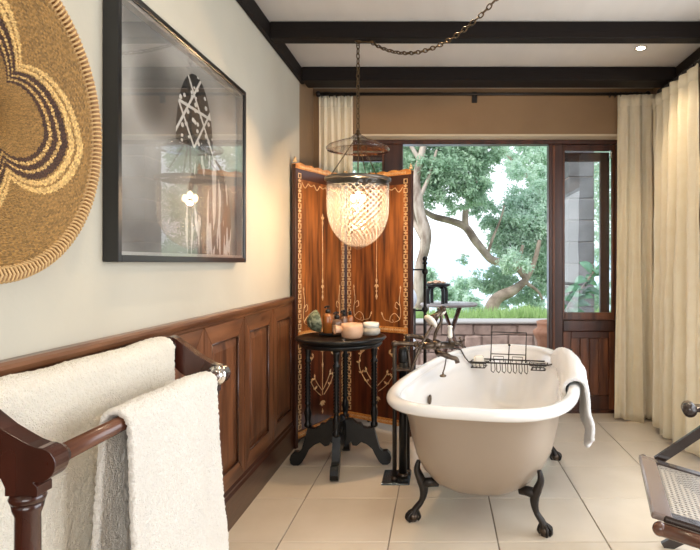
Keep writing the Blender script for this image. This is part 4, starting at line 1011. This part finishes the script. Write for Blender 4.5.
# ------------------------------------------------------------------ woven basket
BX = -.985; BY, BZ, BR = 1.300, 1.627, .378
r = empty('woven_basket', (XL+.002, BY, BZ), 'large round coiled straw basket with a dark petal pattern on the left wall', 'basket')
def basket():
    NR, NA = 62, 300; V = []; Fc = []; C = []
    rr0 = BR-.02; rb = random.Random(5)
    def dish(q): return .030+.020*(q/rr0)**2
    for i in range(NR*2+1):
        q = rr0*i/(NR*2); bump_ = .0022*(i % 2)
        for k in range(NA):
            a = 2*PI*(k+(.5*(i//2 % 2)))/NA; s_ = .0012*(1 if k % 2 else -1)*(i % 2)
            V.append((dish(q)+bump_+s_, q*math.cos(a), q*math.sin(a)))
    lt, md, dk = (.68,.45,.17), (.31,.17,.046), (.060,.022,.010)
    for i in range(NR*2):
        q = rr0*(i+.5)/(NR*2)
        for k in range(NA):
            Fc.append((i*NA+k, i*NA+(k+1)%NA, (i+1)*NA+(k+1)%NA, (i+1)*NA+k))
            a = (k+.5)/NA*2*PI; a_ = a+.13
            ph = abs(((a_+PI/3) % (2*PI/3))-PI/3)/(PI/3)     # 0 on a lobe axis, 1 in the notch
            R = .150+.150*(1-ph)**1.0+.022*math.sin(PI*ph)
            g = q/R
            if 1.0 < g < 1.08 or .90 < g < .97: c = lt
            elif .80 < g < .88 or .70 < g < .76 or .60 < g < .65: c = dk
            elif .765 < g < .80 or .655 < g < .69: c = lt if k % 3 else md
            elif .53 < g < .6: c = md
            else: c = md
            j = rb.uniform(.6,1.3)*(1.0 if (k//2+i//2) % 2 else .84)
            C.append(tuple(min(1,x*j) for x in c)+(1,))
    me = bpy.data.meshes.new('weave'); me.from_pydata(V, [], Fc); ca = me.color_attributes.new('dye', 'FLOAT_COLOR', 'CORNER')
    d = []
    for c in C: d += list(c)*4
    ca.data.foreach_set('color', d); me.materials.append(M['straw']); o = bpy.data.objects.new('weave', me); COL.objects.link(o); o.parent = r
    # rim: coil plus wrapping stitches
    MB().tube([(.050, BR*math.cos(a)-.0, BR*math.sin(a)) for a in [2*PI*k/120 for k in range(120)]], .014, 8, closed=True).build('rim_coil', mat('rim_straw', (.30,.16,.06), .6), r)
    MB().tube([(.044, (BR-.018)*math.cos(a), (BR-.018)*math.sin(a)) for a in [2*PI*k/120 for k in range(120)]], .009, 8, closed=True).build('rim_coil', mat('rim_straw', (.36,.21,.08), .6), r)
    b = MB(); n = 190
    for k in range(n):
        a = 2*PI*k/n; a2 = a+.02; cs, sn = math.cos(a), math.sin(a); rg_ = []
        for j in range(8):
            t = 2*PI*j/8; aa = a+(.012*math.sin(t)); R = BR-.004+.019*math.cos(t); rg_.append((.048+.0165*math.sin(t), R*math.cos(aa), R*math.sin(aa)))
        b.tube(rg_, .0030, 5, closed=True)
    b.build('rim_stitch', mat('stitch_straw', (.58,.38,.17), .6), r, kind='stuff')
basket()
b = MB(); b.lathe([(BR-.03,.0),(BR-.01,.030)], n=40, mtx=Matrix.Rotation(PI/2,4,'Y')); b.build('back_coil', mat('rim_straw', (.30,.16,.06), .6), r)

# ------------------------------------------------------------------ framed picture
PY0, PY1, PZ0, PZ1 = 1.797, 2.985, 1.283, 2.153; PXF = -.99
r = empty('framed_picture', (XL, (PY0+PY1)/2, PZ0), 'large glazed black-framed photographic print on the cream wall', 'picture')
def pp(b, name, m, lab=None):
    o = b.build(name, m, None, lab); o.parent = r; o.matrix_parent_inverse = Matrix.Translation((-XL, -(PY0+PY1)/2, -PZ0)); return o
fw = .022
for q in ((PY0,PY0+fw,PZ0,PZ1),(PY1-fw,PY1,PZ0,PZ1),(PY0+fw,PY1-fw,PZ0,PZ0+fw),(PY0+fw,PY1-fw,PZ1-fw,PZ1)): pp(MB().box(XL+.001,PXF,q[0],q[1],q[2],q[3],.002), 'frame_bar', M['frame_black'])
s2 = .012; a0, a1, c0, c1 = PY0+fw, PY1-fw, PZ0+fw, PZ1-fw
for q in ((a0,a0+s2,c0,c1),(a1-s2,a1,c0,c1),(a0+s2,a1-s2,c0,c0+s2),(a0+s2,a1-s2,c1-s2,c1)): pp(MB().box(XL+.002,PXF-.010,q[0],q[1],q[2],q[3]), 'slip', M['silver'])
pp(MB().box(PXF-.009,PXF-.006,a0,a1,c0,c1), 'glazing', M['pic_glass'], 'reflective picture glass')
# print: soft grey portrait-like blur with a patterned cap shape and pale drapery
def print_mat():
    m = bpy.data.materials.new('photo_print'); m.use_nodes = True; t = m.node_tree; N = t.nodes.new; L = t.links.new; bs = t.nodes['Principled BSDF']; bs.inputs['Roughness'].default_value = .6
    uv = N('ShaderNodeUVMap'); sp = N('ShaderNodeSeparateXYZ'); L(uv.outputs[0], sp.inputs[0]); u, v = sp.outputs[0], sp.outputs[1]
    def mth(op, a, b=None, c=None):
        n = N('ShaderNodeMath'); n.operation = op
        for i, x in enumerate((a, b, c)):
            if x is None: continue
            if isinstance(x, (int, float)): n.inputs[i].default_value = x
            else: L(x, n.inputs[i])
        return n.outputs[0]
    def ell(cx, cy, rx, ry):
        return mth('ADD', mth('POWER', mth('DIVIDE', mth('SUBTRACT', u, cx), rx), 2), mth('POWER', mth('DIVIDE', mth('SUBTRACT', v, cy), ry), 2))
    def mix(f, a, b):
        n = N('ShaderNodeMix'); n.data_type = 'RGBA'
        L(f, n.inputs['Factor']) if not isinstance(f, (int,float)) else None
        for x, s in ((a, 6), (b, 7)):
            if isinstance(x, tuple): n.inputs[s].default_value = (*x, 1)
            else: L(x, n.inputs[s])
        return n.outputs[2]
    nz = N('ShaderNodeTexNoise'); nz.inputs['Scale'].default_value = 2.2; nz.inputs['Detail'].default_value = 1; L(uv.outputs[0], nz.inputs[0])
    cr = N('ShaderNodeValToRGB'); cr.color_ramp.elements[0].position = .38; cr.color_ramp.elements[0].color = (.13,.125,.115,1); cr.color_ramp.elements[1].position = .62; cr.color_ramp.elements[1].color = (.42,.41,.38,1); L(nz.outputs[0], cr.inputs[0])
    base = cr.outputs[0]
    # dark blurred patch left of centre, dark column on the right
    d = mth('SMOOTH_MIN', mth('MAXIMUM', mth('SUBTRACT', 1, ell(.24,.70,.15,.20)), 0), 1, .1); base = mix(mth('MULTIPLY', d, .8), base, (.03,.028,.025))
    d = mth('MAXIMUM', mth('SUBTRACT', 1, ell(.42,.28,.22,.28)), 0); base = mix(mth('MULTIPLY', d, .5), base, (.05,.048,.045))
    # streaky white drapery bottom right
    mp = N('ShaderNodeMapping'); mp.inputs['Scale'].default_value = (26, 3.5, 1); mp.inputs['Rotation'].default_value = (0,0,.35); L(uv.outputs[0], mp.inputs[0])
    n2 = N('ShaderNodeTexNoise'); n2.inputs['Scale'].default_value = 1; n2.inputs['Detail'].default_value = 3; n2.inputs['Distortion'].default_value = .6; L(mp.outputs[0], n2.inputs[0])
    st = mth('GREATER_THAN', n2.outputs[0], .54); reg = mth('MULTIPLY', mth('LESS_THAN', ell(.70,.16,.23,.40), 1), 1)
    base = mix(reg, base, mix(st, (.11,.095,.085), (.50,.485,.46)))
    # patterned cap
    capm = mth('MULTIPLY', mth('LESS_THAN', ell(.56,.58,.165,.36), 1), mth('GREATER_THAN', v, .555))
    vo = N('ShaderNodeTexVoronoi'); vo.inputs['Scale'].default_value = 24; L(uv.outputs[0], vo.inputs[0]); dots = mth('LESS_THAN', vo.outputs['Distance'], .30)
    a = mth('PINGPONG', mth('ADD', mth('MULTIPLY', u, 5.5), mth('MULTIPLY', v, 3.6)), .5); b_ = mth('PINGPONG', mth('SUBTRACT', mth('MULTIPLY', u, 5.5), mth('MULTIPLY', v, 3.6)), .5)
    ln = mth('LESS_THAN', mth('MINIMUM', a, b_), .045); bnd = mth('LESS_THAN', mth('ABSOLUTE', mth('SUBTRACT', v, .755)), .008)
    pat = mth('MAXIMUM', mth('MAXIMUM', dots, ln), bnd)
    base = mix(capm, base, mix(pat, (.012,.012,.012), (.55,.54,.50)))
    L(base, bs.inputs['Base Color']); return m
me = bpy.data.meshes.new('print'); xx = XL+.012
me.from_pydata([(xx,a0+s2,c0+s2),(xx,a1-s2,c0+s2),(xx,a1-s2,c1-s2),(xx,a0+s2,c1-s2),(xx-.008,a0+s2,c0+s2),(xx-.008,a1-s2,c0+s2),(xx-.008,a1-s2,c1-s2),(xx-.008,a0+s2,c1-s2)], [], [(0,1,2,3),(7,6,5,4),(0,4,5,1),(1,5,6,2),(2,6,7,3),(3,7,4,0)])
uvl = me.uv_layers.new(name='UVMap')
for li, c in zip(me.polygons[0].loop_indices, ((0,0),(1,0),(1,1),(0,1))): uvl.data[li].uv = c
me.materials.append(print_mat()); o = bpy.data.objects.new('print', me); COL.objects.link(o); o.parent = r; o.matrix_parent_inverse = Matrix.Translation((-XL, -(PY0+PY1)/2, -PZ0)); o['label'] = 'soft grey print with a black-and-white patterned cap over pale drapery'

# ------------------------------------------------------------------ plantation chair (folding, cane seat)
P2 = Vector((.742, 2.02, 0)); P1 = Vector((.905, 2.63, 0)); dv = (P1-P2).normalized(); bk = Vector((dv.y, -dv.x, 0)); WC = (P1-P2).length
r = empty('cane_chair', (P2.x, P2.y, 0), 'dark wooden folding chair with a woven cane seat at the right edge', 'chair')
r.matrix_world = Matrix(((bk.x, dv.x, 0, P2.x), (bk.y, dv.y, 0, P2.y), (0,0,1,0), (0,0,0,1)))
# local: x = towards the back, y = across (0 near side .. WC far side)
SH = .405; sl = .22; DS = .50
def S(x): return SH-sl*x
def board(b, p, q, w_, t_):   # flat board in the x-z plane, thickness along y
    p, q = Vector(p), Vector(q); d = (q-p).normalized(); n = Vector((-d.z, 0, d.x))*w_*.5
    y0, y1 = p.y-t_/2, p.y+t_/2
    b.prism([(p.x+n.x,p.z+n.z),(q.x+n.x,q.z+n.z),(q.x-n.x,q.z-n.z),(p.x-n.x,p.z-n.z)], lambda c: (c[0],y0,c[1]), lambda c: (c[0],y1,c[1])); return b
b = MB(); mt = Matrix.Rotation(math.atan(sl), 4, 'Y')
def sbox(x0,x1,y0,y1,z0,z1,bev=.006): return MB().box(x0,x1,y0,y1,z0,z1,bev,Matrix.Translation((0,0,SH)) @ mt)
sbox(-.01,.062,.0,WC,-.012,.014).build('front_rail', mat('sheen_rail', (.20,.15,.13), .22, coat=.6), r, 'front rail with a pale reflection in its colour')  # pale base colour stands for a whitish reflection on the rail
sbox(DS-.05,DS,.0,WC,-.012,.012).build('back_rail', M['chairwood'], r)
for y0 in (-.005, WC-.055): sbox(.03,DS,y0,y0+.055,-.014,.012).build('side_rail', M['chairdark'], r)
b = MB(); b.tube([(.015,-.020,SH-.034),(.6,-.020,SH-.034-sl*.6)], .023, 14); b.ball((.015,-.020,SH-.034), .025, 14); b.build('lower_side_rail', M['chairwood'], r, 'rounded reddish side rail')
b = MB(); b.tube([(.01,WC+.0,SH-.01),(.6,WC+.0,SH-.01-sl*.6)], .014, 14); b.ball((.01,WC,SH-.005), .019, 14); b.build('lower_side_rail', M['chairdark'], r)
# cane: woven strands
b = MB(); n = 26; xa, xb, ya, yb = .07, DS-.045, .05, WC-.05; st_ = .021
x = xa
while x < xb: b.box(x-.003,x+.003,ya,yb,-.0005,.0025,0,Matrix.Translation((0,0,SH)) @ mt); x += st_
y = ya
while y < yb: b.box(xa,xb,y-.003,y+.003,.0022,.0048,0,Matrix.Translation((0,0,SH)) @ mt); y += st_
for sg in (1,-1):
    d0 = -(yb-ya)
    while d0 < (xb-xa):
        # diagonal strand x = d0 + s (or mirrored)
        pts = []
        s0 = max(0, -d0); s1 = min(yb-ya, (xb-xa)-d0)
        if s1-s0 > .01:
            q0 = (xa+d0+s0, (ya+s0) if sg > 0 else (yb-s0)); q1 = (xa+d0+s1, (ya+s1) if sg > 0 else (yb-s1))
            dd = Vector((q1[0]-q0[0], q1[1]-q0[1], 0)).normalized(); nn = Vector((-dd.y, dd.x, 0))*.002
            vs = []
            for q_ in (q0, q1):
                for k_ in (-1,1): vs.append((Matrix.Translation((0,0,SH)) @ mt) @ Vector((q_[0]+nn.x*k_, q_[1]+nn.y*k_, .0055)))
            b.add(vs, [(0,1,3,2)])
        d0 += st_*1.0
b.build('cane_seat', M['cane'], r, 'open hexagonal cane weave', kind='stuff')
for yy in (WC+.03, -.055):
    far = yy > 0
    board(MB(), (.07 if far else .24,yy,SH-.02),(.62,yy,SH+.42 if far else SH+.3), .040, .022).build('leg', M['chairdark'], r)
    board(MB(), (.72,yy,.0),(.16,yy,SH-.08), .045, .022).build('leg', M['chairdark'], r)
    board(MB(), (.10,yy,0),(.66,yy,.36), .045, .022).build('leg', M['chairdark'], r)
    # armrest with scroll end
    az = .635; b = MB(); b.box(.20,.78,yy-.035,yy+.035,az-.012,az+.012,.006); b.build('armrest', M['chairdark'], r)
    MB().tube([(.205,yy-.036,az-.006),(.205,yy+.036,az-.006)], .030, 18).build('arm_scroll', M['chairdark'], r)
# back rest
for y0 in (.02, WC-.02):
    board(MB(), (DS-.06,y0,S(DS)-.0),(.95,y0,1.02), .05, .026).build('back_stile', M['chairdark'], r)
MB().tube([(.93,.0,1.0),(.93,WC,1.0)], .022, 12).build('top_rail', M['chairdark'], r)
b = MB()
for k in range(28): 
    t = k/27; b.tube([(lerp(.50,.92,t),.03,lerp(.36,.96,t)),(lerp(.50,.92,t),WC-.03,lerp(.36,.96,t))], .004, 5)
b.build('cane_back', M['cane'], r, kind='stuff')
MB().tube([(.35,-.06,.21),(.35,WC+.03,.21)], .012, 10).build('stretcher', M['chairdark'], r)
